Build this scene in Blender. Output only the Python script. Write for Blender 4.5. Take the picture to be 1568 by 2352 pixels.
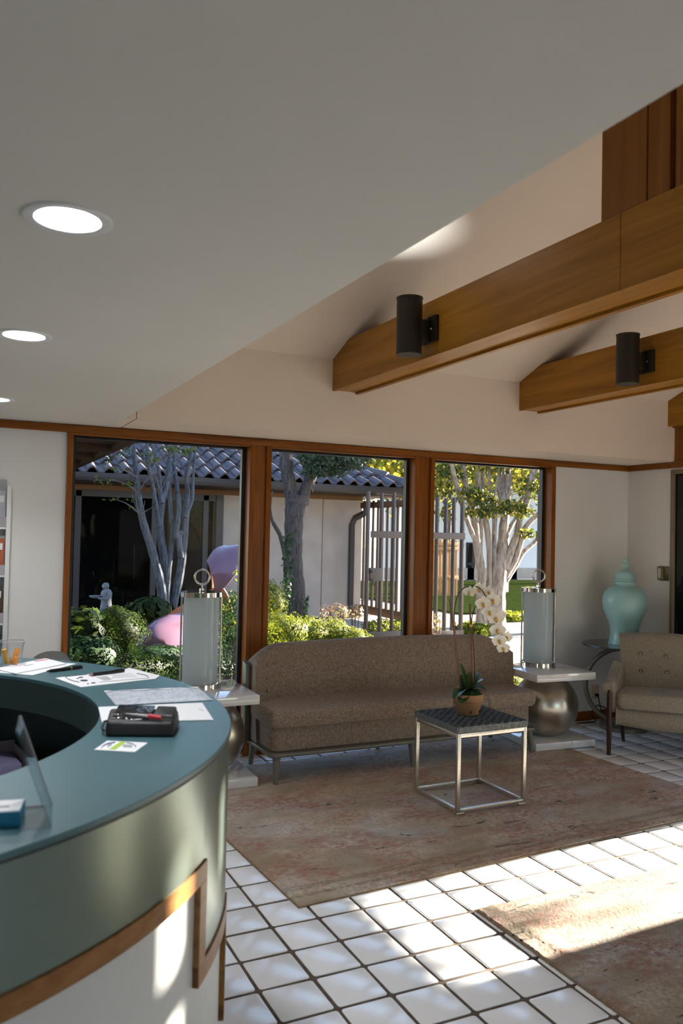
import bpy, bmesh, math, random
import numpy as np
from mathutils import Vector, Matrix

for o in list(bpy.data.objects):
    bpy.data.objects.remove(o)
S = bpy.context.scene
COL = S.collection
PI = math.pi
rng = np.random.default_rng(7)
random.seed(7)

# ---------------------------------------------------------------- camera
FPX, YAW, PIT, ROL, CH = 1870.3, 0.450439, 0.0270772, 0.0214104, 1.55
_f = np.array([math.sin(YAW)*math.cos(PIT), math.cos(YAW)*math.cos(PIT), math.sin(PIT)])
_r = np.array([math.cos(YAW), -math.sin(YAW), 0.0]); _u = np.cross(_r, _f)
_r2 = _r*math.cos(ROL)+_u*math.sin(ROL); _u2 = -_r*math.sin(ROL)+_u*math.cos(ROL)
CM = np.array([_r2, -_u2, _f])
cd = bpy.data.cameras.new('camera'); cam = bpy.data.objects.new('camera', cd); COL.objects.link(cam)
cam.matrix_world = Matrix(((_r2[0], _u2[0], -_f[0], 0), (_r2[1], _u2[1], -_f[1], 0), (_r2[2], _u2[2], -_f[2], CH), (0, 0, 0, 1)))
cd.sensor_fit = 'VERTICAL'; cd.sensor_height = 36.0; cd.sensor_width = 24.0
cd.lens = FPX/2352*36.0; cd.clip_start = 0.05; cd.clip_end = 300
cd.dof.use_dof = True; cd.dof.focus_distance = 5.2; cd.dof.aperture_fstop = 4.5
S.camera = cam

def ray(px, py): return CM.T @ np.array([(px-784)/FPX, (py-1176)/FPX, 1.0])
C0 = np.array([0, 0, CH])
def UZ(px, py, z=0.0): d = ray(px, py); return C0+d*((z-CH)/d[2])
def UY(px, py, Y): d = ray(px, py); return C0+d*(Y/d[1])
def UX(px, py, X): d = ray(px, py); return C0+d*(X/d[0])
def PROJ(P):
    c = CM @ (np.array(P, float)-C0); return 784+FPX*c[0]/c[2], 1176+FPX*c[1]/c[2], c[2]

# ---------------------------------------------------------------- world, sun, exposure
SUN_AZ, SUN_EL = math.radians(2.5), math.radians(14.0)   # from +X, a little towards the garden
SUN_STRENGTH, SKY_STRENGTH = 58.0, 0.60
w = bpy.data.worlds.new('sky'); S.world = w; w.use_nodes = True
nt = w.node_tree; nt.nodes.clear()
sk = nt.nodes.new('ShaderNodeTexSky'); sk.sky_type = 'NISHITA'; sk.sun_disc = False
sk.sun_elevation = math.radians(38); sk.sun_rotation = math.radians(90-2.5)
sk.air_density = 1.0; sk.dust_density = 0.2; sk.ozone_density = 1.0
bg = nt.nodes.new('ShaderNodeBackground'); bg.inputs['Strength'].default_value = SKY_STRENGTH
wo = nt.nodes.new('ShaderNodeOutputWorld')
nt.links.new(sk.outputs[0], bg.inputs[0]); nt.links.new(bg.outputs[0], wo.inputs[0])
sd = bpy.data.lights.new('sun', 'SUN'); sun = bpy.data.objects.new('sun', sd); COL.objects.link(sun)
sd.energy = SUN_STRENGTH; sd.angle = math.radians(0.8); sd.color = (1.0, 0.90, 0.76)
to_sun = Vector((math.cos(SUN_EL)*math.cos(SUN_AZ), math.cos(SUN_EL)*math.sin(SUN_AZ), math.sin(SUN_EL)))
sun.rotation_euler = to_sun.to_track_quat('Z', 'Y').to_euler()
sun.location = (30, 6, 12)
S.view_settings.view_transform = 'Standard'; S.view_settings.look = 'None'
S.view_settings.gamma = 1.0; S.view_settings.use_curve_mapping = False
S.view_settings.exposure = 0.45

# ---------------------------------------------------------------- helpers
def tag(o, label=None, cat=None, group=None, kind=None):
    if label: o['label'] = label
    if cat: o['category'] = cat
    if group: o['group'] = group
    if kind: o['kind'] = kind
    return o
def thing(name, label, cat, loc=(0, 0, 0), rz=0.0, group=None):
    o = bpy.data.objects.new(name, None); COL.objects.link(o)
    o.location = loc; o.rotation_euler = (0, 0, rz); o.empty_display_size = 0.1
    return tag(o, label, cat, group)
def add_obj(name, me, parent=None, loc=None, rot=None):
    o = bpy.data.objects.new(name, me); COL.objects.link(o)
    if parent: o.parent = parent
    if loc is not None: o.location = loc
    if rot is not None: o.rotation_euler = rot
    return o

class MB:
    def __init__(s): s.v = []; s.f = []
    def add(s, vs, fs):
        n = len(s.v); s.v.extend([tuple(map(float, p)) for p in vs]); s.f.extend([tuple(i+n for i in q) for q in fs]); return s
    def box(s, x0, y0, z0, x1, y1, z1):
        if x0 > x1: x0, x1 = x1, x0
        if y0 > y1: y0, y1 = y1, y0
        if z0 > z1: z0, z1 = z1, z0
        return s.add([(x0,y0,z0),(x1,y0,z0),(x1,y1,z0),(x0,y1,z0),(x0,y0,z1),(x1,y0,z1),(x1,y1,z1),(x0,y1,z1)],
                     [(0,3,2,1),(4,5,6,7),(0,1,5,4),(1,2,6,5),(2,3,7,6),(3,0,4,7)])
    def hexa(s, b, t):   # b, t: four corners ccw from above
        return s.add(list(b)+list(t), [(0,3,2,1),(4,5,6,7),(0,1,5,4),(1,2,6,5),(2,3,7,6),(3,0,4,7)])
    def prism(s, poly, z0, z1):
        n = len(poly); vs = [(p[0], p[1], z0) for p in poly]+[(p[0], p[1], z1) for p in poly]
        fs = [tuple(reversed(range(n))), tuple(range(n, 2*n))]+[(i, (i+1) % n, (i+1) % n+n, i+n) for i in range(n)]
        return s.add(vs, fs)
    def tube(s, pts, rad, n=8, caps=True, closed=False, squash=1.0):
        pts = [np.array(p, float) for p in pts]; m = len(pts)
        if np.isscalar(rad): rad = [rad]*m
        up = None; base = len(s.v); vs = []
        for i in range(m):
            if closed: t = pts[(i+1) % m]-pts[i-1]
            else: t = pts[min(i+1, m-1)]-pts[max(i-1, 0)]
            t = t/(np.linalg.norm(t)+1e-12)
            if up is None:
                a = np.array([0, 0, 1.0]) if abs(t[2]) < 0.9 else np.array([1.0, 0, 0])
                up = np.cross(t, a)
            up = up-t*np.dot(up, t); up = up/(np.linalg.norm(up)+1e-12); b = np.cross(t, up)
            for k in range(n):
                a = 2*PI*k/n; vs.append(pts[i]+rad[i]*(math.cos(a)*up+squash*math.sin(a)*b))
        fs = []
        for i in range(m if closed else m-1):
            j = (i+1) % m
            for k in range(n):
                fs.append((i*n+k, i*n+(k+1) % n, j*n+(k+1) % n, j*n+k))
        if caps and not closed:
            fs.append(tuple(reversed(range(n)))); fs.append(tuple((m-1)*n+k for k in range(n)))
        return s.add(vs, fs)
    def cyl(s, x, y, z0, z1, r0, r1=None, n=20):
        return s.tube([(x, y, z0), (x, y, z1)], [r0, r0 if r1 is None else r1], n)
    def lathe(s, prof, n=28, c=(0, 0, 0), sx=1.0, sy=1.0):
        vs = []; m = len(prof)
        for r, z in prof:
            for k in range(n):
                a = 2*PI*k/n; vs.append((c[0]+sx*r*math.cos(a), c[1]+sy*r*math.sin(a), c[2]+z))
        fs = [(i*n+k, i*n+(k+1) % n, (i+1)*n+(k+1) % n, (i+1)*n+k) for i in range(m-1) for k in range(n)]
        if prof[0][0] > 1e-5: fs.append(tuple(reversed(range(n))))
        if prof[-1][0] > 1e-5: fs.append(tuple((m-1)*n+k for k in range(n)))
        return s.add(vs, fs)
    def grid(s, fn, nu, nv):
        vs = [fn(i/(nu-1), j/(nv-1)) for j in range(nv) for i in range(nu)]
        return s.add(vs, [(j*nu+i, j*nu+i+1, (j+1)*nu+i+1, (j+1)*nu+i) for j in range(nv-1) for i in range(nu-1)])
    def arc(s, r0, r1, z0, z1, a0, a1, c=(0, 0), step=2.0):   # ring sector, degrees
        n = max(2, int(abs(a1-a0)/step)+1); vs = []; fs = []
        for i in range(n+1):
            a = math.radians(a0+(a1-a0)*i/n); ca, sa = math.cos(a), math.sin(a)
            for r, z in ((r0, z0), (r1, z0), (r1, z1), (r0, z1)): vs.append((c[0]+r*ca, c[1]+r*sa, z))
        for i in range(n):
            p = i*4; q = p+4
            for k in range(4): fs.append((p+k, q+k, q+(k+1) % 4, p+(k+1) % 4))
        fs.append((0, 1, 2, 3)); fs.append((n*4+3, n*4+2, n*4+1, n*4))
        return s.add(vs, fs)
    def sphere(s, c, r, n=14, m=9):
        if np.isscalar(r): r = (r, r, r)
        vs = []; 
        for j in range(m+1):
            t = PI*j/m
            for k in range(n):
                a = 2*PI*k/n; vs.append((c[0]+r[0]*math.sin(t)*math.cos(a), c[1]+r[1]*math.sin(t)*math.sin(a), c[2]-r[2]*math.cos(t)))
        return s.add(vs, [(j*n+k, j*n+(k+1) % n, (j+1)*n+(k+1) % n, (j+1)*n+k) for j in range(m) for k in range(n)])
    def xf(s, M, start=0):
        for i in range(start, len(s.v)): s.v[i] = tuple(M @ Vector(s.v[i]))
        return s
    def mesh(s, name, mat, smooth=True, bevel=0.0, segs=2, ang=38, fix=True):
        me = bpy.data.meshes.new(name); me.from_pydata(s.v, [], s.f)
        if bevel > 0 or fix:
            bm = bmesh.new(); bm.from_mesh(me)
            if bevel > 0:
                bmesh.ops.remove_doubles(bm, verts=bm.verts, dist=1e-6)
                es = [e for e in bm.edges if len(e.link_faces) == 2 and e.calc_face_angle(0) > 0.5]
                bmesh.ops.bevel(bm, geom=es, offset=bevel, segments=segs, affect='EDGES', profile=0.5, clamp_overlap=True)
            bmesh.ops.recalc_face_normals(bm, faces=bm.faces)
            bm.to_mesh(me); bm.free()
        me.materials.append(mat)
        if smooth:
            me.polygons.foreach_set('use_smooth', [True]*len(me.polygons))
            me.set_sharp_from_angle(angle=math.radians(ang))
        me.update(); return me
    def build(s, name, mat, parent=None, **k):
        return add_obj(name, s.mesh(name, mat, **k), parent)

def bx(name, mat, parent, x0, y0, z0, x1, y1, z1, bevel=0.0, **k):
    return MB().box(x0, y0, z0, x1, y1, z1).build(name, mat, parent, bevel=bevel, **k)
def struct(o): o['kind'] = 'structure'; return o
def copy_tree(o, parent=None):
    c = o.copy(); COL.objects.link(c); c.parent = parent
    for ch in o.children: copy_tree(ch, c)
    return c

# ---------------------------------------------------------------- materials
def new_mat(name):
    m = bpy.data.materials.new(name); m.use_nodes = True
    return m, m.node_tree, m.node_tree.nodes['Principled BSDF']
def N(t, typ, **inp):
    n = t.nodes.new(typ)
    for k, v in inp.items(): n.inputs[k.replace('_', ' ')].default_value = v
    return n
def ramp(t, stops):
    r = t.nodes.new('ShaderNodeValToRGB'); e = r.color_ramp.elements
    e[0].position = stops[0][0]; e[0].color = (*stops[0][1], 1)
    e[1].position = stops[-1][0]; e[1].color = (*stops[-1][1], 1)
    for p, c in stops[1:-1]:
        x = e.new(p); x.color = (*c, 1)
    return r
def coords(t, scale=(1, 1, 1), kind='Object'):
    tc = t.nodes.new('ShaderNodeTexCoord'); mp = t.nodes.new('ShaderNodeMapping'); mp.inputs['Scale'].default_value = scale
    t.links.new(tc.outputs[kind], mp.inputs[0]); return mp
def plain(name, col, rough=0.5, metal=0.0, var=0.0, nscale=20.0, bump=0.0, bscale=200.0, coat=0.0, spec=0.5, stretch=(1, 1, 1), col2=None, det=4.0):
    m, t, b = new_mat(name)
    b.inputs['Base Color'].default_value = (*col, 1); b.inputs['Roughness'].default_value = rough; b.inputs['Metallic'].default_value = metal
    b.inputs['Coat Weight'].default_value = coat; b.inputs['Specular IOR Level'].default_value = spec
    if coat: b.inputs['Coat Roughness'].default_value = 0.05
    if var or col2:
        mp = coords(t, stretch); n = N(t, 'ShaderNodeTexNoise', Scale=nscale, Detail=det); t.links.new(mp.outputs[0], n.inputs['Vector'])
        lo = tuple(c*(1-var) for c in col); hi = col2 or tuple(min(1, c*(1+var)) for c in col)
        r = ramp(t, [(0.32, lo), (0.68, hi)]); t.links.new(n.outputs['Fac'], r.inputs[0]); t.links.new(r.outputs[0], b.inputs['Base Color'])
    if bump:
        mp = coords(t, stretch); n = N(t, 'ShaderNodeTexNoise', Scale=bscale, Detail=3.0); t.links.new(mp.outputs[0], n.inputs['Vector'])
        bp = N(t, 'ShaderNodeBump', Strength=bump, Distance=0.01); t.links.new(n.outputs['Fac'], bp.inputs['Height']); t.links.new(bp.outputs[0], b.inputs['Normal'])
    return m
def wood(name, lo, hi, axis='z', rough=0.38, fine=1.0):
    m, t, b = new_mat(name)
    sc = {'x': (1.2, 22, 22), 'y': (22, 1.2, 22), 'z': (22, 22, 1.2)}[axis]
    mp = coords(t, tuple(c*fine for c in sc))
    n = N(t, 'ShaderNodeTexNoise', Scale=1.0, Detail=6.0, Roughness=0.62, Distortion=1.2); t.links.new(mp.outputs[0], n.inputs['Vector'])
    mid = tuple((a+c)/2 for a, c in zip(lo, hi))
    r = ramp(t, [(0.3, lo), (0.5, mid), (0.72, hi)]); t.links.new(n.outputs['Fac'], r.inputs[0]); t.links.new(r.outputs[0], b.inputs['Base Color'])
    b.inputs['Roughness'].default_value = rough; b.inputs['Specular IOR Level'].default_value = 0.25
    bp = N(t, 'ShaderNodeBump', Strength=0.08, Distance=0.004); t.links.new(n.outputs['Fac'], bp.inputs['Height']); t.links.new(bp.outputs[0], b.inputs['Normal'])
    return m
def weave(name, lo, hi, scale=260.0, rough=0.9, bump=0.5):
    m, t, b = new_mat(name)
    mp = coords(t)
    a = N(t, 'ShaderNodeTexNoise', Scale=1.0, Detail=3.0, Roughness=0.7); mp2 = coords(t, (scale*0.22, scale*0.22, scale)); t.links.new(mp2.outputs[0], a.inputs['Vector'])
    c = N(t, 'ShaderNodeTexNoise', Scale=1.0, Detail=3.0, Roughness=0.7); mp3 = coords(t, (scale, scale, scale*0.22)); t.links.new(mp3.outputs[0], c.inputs['Vector'])
    mx = t.nodes.new('ShaderNodeMath'); mx.operation = 'ADD'; t.links.new(a.outputs['Fac'], mx.inputs[0]); t.links.new(c.outputs['Fac'], mx.inputs[1])
    hv = t.nodes.new('ShaderNodeMath'); hv.operation = 'MULTIPLY'; hv.inputs[1].default_value = 0.5; t.links.new(mx.outputs[0], hv.inputs[0])
    r = ramp(t, [(0.36, lo), (0.64, hi)]); t.links.new(hv.outputs[0], r.inputs[0]); t.links.new(r.outputs[0], b.inputs['Base Color'])
    b.inputs['Roughness'].default_value = rough; b.inputs['Specular IOR Level'].default_value = 0.15
    b.inputs['Sheen Weight'].default_value = 0.12
    bp = N(t, 'ShaderNodeBump', Strength=bump, Distance=0.002); t.links.new(hv.outputs[0], bp.inputs['Height']); t.links.new(bp.outputs[0], b.inputs['Normal'])
    return m
def pane(name, tint, refl=1.0, rough=0.0, ior=1.5):
    m, t, b = new_mat(name); t.nodes.remove(b); out = t.nodes['Material Output']
    tr = t.nodes.new('ShaderNodeBsdfTransparent'); tr.inputs[0].default_value = (*tint, 1)
    gl = t.nodes.new('ShaderNodeBsdfGlossy'); gl.inputs['Roughness'].default_value = rough; gl.inputs[0].default_value = (refl, refl, refl, 1)
    f0 = ((ior-1)/(ior+1))**2
    lw = t.nodes.new('ShaderNodeLayerWeight'); lw.inputs['Blend'].default_value = 0.5
    pw = t.nodes.new('ShaderNodeMath'); pw.operation = 'POWER'; pw.inputs[1].default_value = 5.0; t.links.new(lw.outputs['Facing'], pw.inputs[0])
    ma = t.nodes.new('ShaderNodeMath'); ma.operation = 'MULTIPLY_ADD'; ma.inputs[1].default_value = 1-f0; ma.inputs[2].default_value = f0; t.links.new(pw.outputs[0], ma.inputs[0])
    mx = t.nodes.new('ShaderNodeMixShader'); t.links.new(ma.outputs[0], mx.inputs[0]); t.links.new(tr.outputs[0], mx.inputs[1]); t.links.new(gl.outputs[0], mx.inputs[2]); t.links.new(mx.outputs[0], out.inputs[0])
    return m
def leafm(name, cols, trans=0.45):
    m, t, b = new_mat(name); out = t.nodes['Material Output']
    g = t.nodes.new('ShaderNodeNewGeometry')
    n = len(cols); r = ramp(t, [(i/(n-1), c) for i, c in enumerate(cols)]); t.links.new(g.outputs['Random Per Island'], r.inputs[0])
    t.links.new(r.outputs[0], b.inputs['Base Color']); b.inputs['Roughness'].default_value = 0.55; b.inputs['Specular IOR Level'].default_value = 0.25
    tl = t.nodes.new('ShaderNodeBsdfTranslucent'); t.links.new(r.outputs[0], tl.inputs[0])
    mx = t.nodes.new('ShaderNodeMixShader'); mx.inputs[0].default_value = trans
    t.links.new(b.outputs[0], mx.inputs[1]); t.links.new(tl.outputs[0], mx.inputs[2]); t.links.new(mx.outputs[0], out.inputs[0])
    return m
def emis(name, col, st):
    m, t, b = new_mat(name); b.inputs['Base Color'].default_value = (1, 1, 1, 1)
    b.inputs['Emission Color'].default_value = (*col, 1); b.inputs['Emission Strength'].default_value = st; return m
def bark(name, lo, hi, sc=14.0):
    m, t, b = new_mat(name)
    mp = coords(t, (sc, sc, sc*0.18)); n = N(t, 'ShaderNodeTexNoise', Scale=1.0, Detail=7.0, Roughness=0.68, Distortion=0.8); t.links.new(mp.outputs[0], n.inputs['Vector'])
    r = ramp(t, [(0.34, lo), (0.62, hi)]); t.links.new(n.outputs['Fac'], r.inputs[0]); t.links.new(r.outputs[0], b.inputs['Base Color'])
    b.inputs['Roughness'].default_value = 0.85
    bp = N(t, 'ShaderNodeBump', Strength=0.9, Distance=0.03); t.links.new(n.outputs['Fac'], bp.inputs['Height']); t.links.new(bp.outputs[0], b.inputs['Normal'])
    return m

M = {}
M['plaster'] = plain('plaster', (0.77, 0.755, 0.735), 0.85, var=0.02, nscale=3, bump=0.05, bscale=160)
M['ceiling'] = plain('ceiling_paint', (0.73, 0.70, 0.64), 0.9, var=0.015, nscale=2)
M['vault'] = plain('vault_warm_light', (0.84, 0.725, 0.60), 0.9, var=0.015, nscale=2)  # vault and header: ceiling paint with their warm lighting put into the colour
M['trimwood'] = wood('trim_wood', (0.16, 0.046, 0.005), (0.33, 0.105, 0.013), 'x')
M['trimwoodz'] = wood('trim_wood_upright', (0.16, 0.044, 0.004), (0.34, 0.105, 0.012), 'z')
M['beam'] = wood('beam_wood', (0.25, 0.105, 0.011), (0.47, 0.212, 0.027), 'y', 0.35, 0.6)
M['post'] = wood('post_wood', (0.19, 0.066, 0.010), (0.33, 0.125, 0.024), 'z', 0.42, 0.6)
M['tile'] = plain('glazed_tile', (0.90, 0.90, 0.91), 0.20, var=0.025, nscale=5, bump=0.012, bscale=14)
M['grout'] = plain('grout', (0.105, 0.075, 0.052), 0.9, var=0.3, nscale=25)
M['alum'] = plain('dark_aluminium', (0.018, 0.016, 0.018), 0.4, 0.0)
M['glass'] = pane('window_glass', (0.66, 0.66, 0.66), ior=1.12)
M['clearglass'] = pane('clear_glass', (0.96, 0.97, 0.97))
M['lampglow'] = emis('downlight_glow', (0.93, 0.97, 1.0), 45)
M['whitepaint'] = plain('white_paint', (0.78, 0.78, 0.77), 0.4)
M['darkmetal'] = plain('dark_bronze', (0.025, 0.02, 0.015), 0.45, 0.3)
M['lens'] = plain('frosted_lens', (0.5, 0.48, 0.42), 0.6)
M['counter'] = plain('teal_laminate', (0.060, 0.142, 0.164), 0.36, var=0.03, nscale=4)
M['apron'] = plain('teal_satin_laminate', (0.20, 0.26, 0.225), 0.25, 0.80)
M['apronedge'] = plain('laminate_edge', (0.02, 0.03, 0.03), 0.5)
M['deskwhite'] = plain('white_laminate', (0.62, 0.63, 0.63), 0.35)
M['deskwood'] = wood('desk_wood', (0.19, 0.085, 0.025), (0.36, 0.17, 0.06), 'x', 0.35)
M['deskdark'] = plain('dark_green_laminate', (0.03, 0.055, 0.052), 0.55)
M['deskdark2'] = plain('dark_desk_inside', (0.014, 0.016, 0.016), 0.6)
M['sofa'] = weave('sofa_tweed', (0.148, 0.106, 0.077), (0.40, 0.313, 0.243), 190)
M['sofaframe'] = plain('olive_grey_paint', (0.15, 0.138, 0.105), 0.4, var=0.12, nscale=9)
M['settee'] = weave('settee_weave', (0.17, 0.143, 0.108), (0.36, 0.31, 0.24), 260, bump=0.35)
M['darkleg'] = wood('dark_leg_wood', (0.03, 0.014, 0.008), (0.075, 0.035, 0.02), 'z', 0.35)
M['lacquer'] = plain('white_lacquer', (0.76, 0.74, 0.72), 0.10, coat=0.5)
M['silver'] = plain('silver_leaf', (0.50, 0.46, 0.39), 0.30, 1.0, var=0.14, nscale=9, bump=0.05, bscale=30)
M['chrome'] = plain('polished_nickel', (0.72, 0.66, 0.58), 0.05, 1.0)
M['steel'] = plain('brushed_steel', (0.66, 0.60, 0.52), 0.36, 1.0, var=0.08, nscale=60)
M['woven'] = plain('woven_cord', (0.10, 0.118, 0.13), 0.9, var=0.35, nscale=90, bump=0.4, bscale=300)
M['woven2'] = plain('woven_cord_edge', (0.17, 0.18, 0.175), 0.85, var=0.35, nscale=90, bump=0.4, bscale=300)
M['terracotta'] = plain('terracotta', (0.36, 0.19, 0.09), 0.8, var=0.12, nscale=12)
M['stake'] = plain('bamboo_stake', (0.17, 0.07, 0.03), 0.5, var=0.2, nscale=30)
M['stem'] = plain('orchid_stem', (0.035, 0.03, 0.015), 0.5)
M['orchidleaf'] = plain('orchid_leaf', (0.035, 0.085, 0.02), 0.3, var=0.3, nscale=10)
M['petal'] = plain('orchid_petal', (0.80, 0.76, 0.66), 0.6, var=0.04, nscale=20)
M['lip'] = plain('orchid_lip', (0.65, 0.38, 0.08), 0.5)
M['moss'] = plain('potting_bark', (0.06, 0.04, 0.025), 0.9, var=0.4, nscale=60)
M['ginger'] = plain('aqua_ceramic', (0.33, 0.55, 0.55), 0.33, var=0.03, nscale=6, coat=0.15)
M['tableglass'] = plain('smoked_glass', (0.045, 0.055, 0.055), 0.04, coat=0.3)
M['ringmetal'] = plain('pewter_ring', (0.19, 0.165, 0.135), 0.4, 0.6)
M['brass'] = plain('bronze_plate', (0.16, 0.125, 0.06), 0.4, 0.5)
M['brass2'] = plain('bronze_switch', (0.21, 0.18, 0.12), 0.45, 0.3)
M['ivory'] = plain('ivory_plastic', (0.55, 0.49, 0.36), 0.45)
M['blackcord'] = plain('black_rubber', (0.006, 0.006, 0.006), 0.5)
M['whitecord'] = plain('white_cord', (0.7, 0.68, 0.64), 0.5)
M['blackglass'] = plain('dark_glazing', (0.006, 0.006, 0.007), 0.06)
M['taupe'] = plain('door_frame_paint', (0.22, 0.175, 0.115), 0.5)
M['paper'] = plain('white_paper', (0.82, 0.82, 0.84), 0.7)
M['paper2'] = plain('grey_paper_edge', (0.5, 0.5, 0.53), 0.7)
M['ink'] = plain('black_ink', (0.03, 0.03, 0.035), 0.7)
M['inkgrey'] = plain('grey_ink', (0.35, 0.35, 0.38), 0.7)
M['inkpink'] = plain('pink_ink', (0.7, 0.3, 0.34), 0.7)
M['blackplastic'] = plain('black_plastic', (0.006, 0.006, 0.007), 0.35)
M['blackvinyl'] = plain('black_vinyl', (0.004, 0.004, 0.005), 0.5, bump=0.15, bscale=60)
M['film'] = plain('shiny_black_film', (0.01, 0.012, 0.016), 0.08, bump=0.5, bscale=45)
M['red'] = plain('red_plastic', (0.55, 0.035, 0.05), 0.45)
M['pinkish'] = plain('rose_plastic', (0.35, 0.17, 0.2), 0.4)
M['gold'] = plain('gold_trim', (0.5, 0.33, 0.08), 0.35, 0.8)
M['acrylic'] = pane('clear_acrylic', (0.95, 0.96, 0.97), 0.8, 0.02, 1.3)
M['acrylicedge'] = plain('acrylic_edge', (0.42, 0.38, 0.41), 0.3)
M['bluecard'] = plain('blue_card', (0.01, 0.17, 0.33), 0.45)
M['lilac'] = plain('lilac_paper', (0.36, 0.33, 0.55), 0.7)
M['orange'] = plain('orange_fruit', (0.72, 0.26, 0.02), 0.4, var=0.15, nscale=30)
M['orange2'] = plain('yellow_fruit', (0.75, 0.36, 0.04), 0.4, var=0.15, nscale=30)
M['lime'] = plain('lime_print', (0.4, 0.55, 0.04), 0.6)
M['navy'] = plain('navy_print', (0.04, 0.05, 0.12), 0.6)
M['meshfabric'] = plain('grey_mesh', (0.25, 0.24, 0.23), 0.8, var=0.3, nscale=200)

# plastic bag with crinkles
m, t, b = new_mat('plastic_bag'); b.inputs['Base Color'].default_value = (0.62, 0.66, 0.72, 1); b.inputs['Roughness'].default_value = 0.12
mp = coords(t); n = N(t, 'ShaderNodeTexNoise', Scale=38.0, Detail=3.0, Distortion=2.0); t.links.new(mp.outputs[0], n.inputs['Vector'])
bp = N(t, 'ShaderNodeBump', Strength=0.8, Distance=0.012); t.links.new(n.outputs['Fac'], bp.inputs['Height']); t.links.new(bp.outputs[0], b.inputs['Normal']); M['bag'] = m
# lamp glass: coloured glass lets some light through
m, t, b = new_mat('aqua_lamp_glass'); b.inputs['Base Color'].default_value = (0.56, 0.58, 0.55, 1); b.inputs['Roughness'].default_value = 0.06
b.inputs['Coat Weight'].default_value = 0.6
out = t.nodes['Material Output']; tl = t.nodes.new('ShaderNodeBsdfTranslucent'); tl.inputs[0].default_value = (0.78, 0.86, 0.86, 1)
mx = t.nodes.new('ShaderNodeMixShader'); mx.inputs[0].default_value = 0.58
t.links.new(b.outputs[0], mx.inputs[1]); t.links.new(tl.outputs[0], mx.inputs[2]); t.links.new(mx.outputs[0], out.inputs[0]); M['lampglass'] = m
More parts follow.
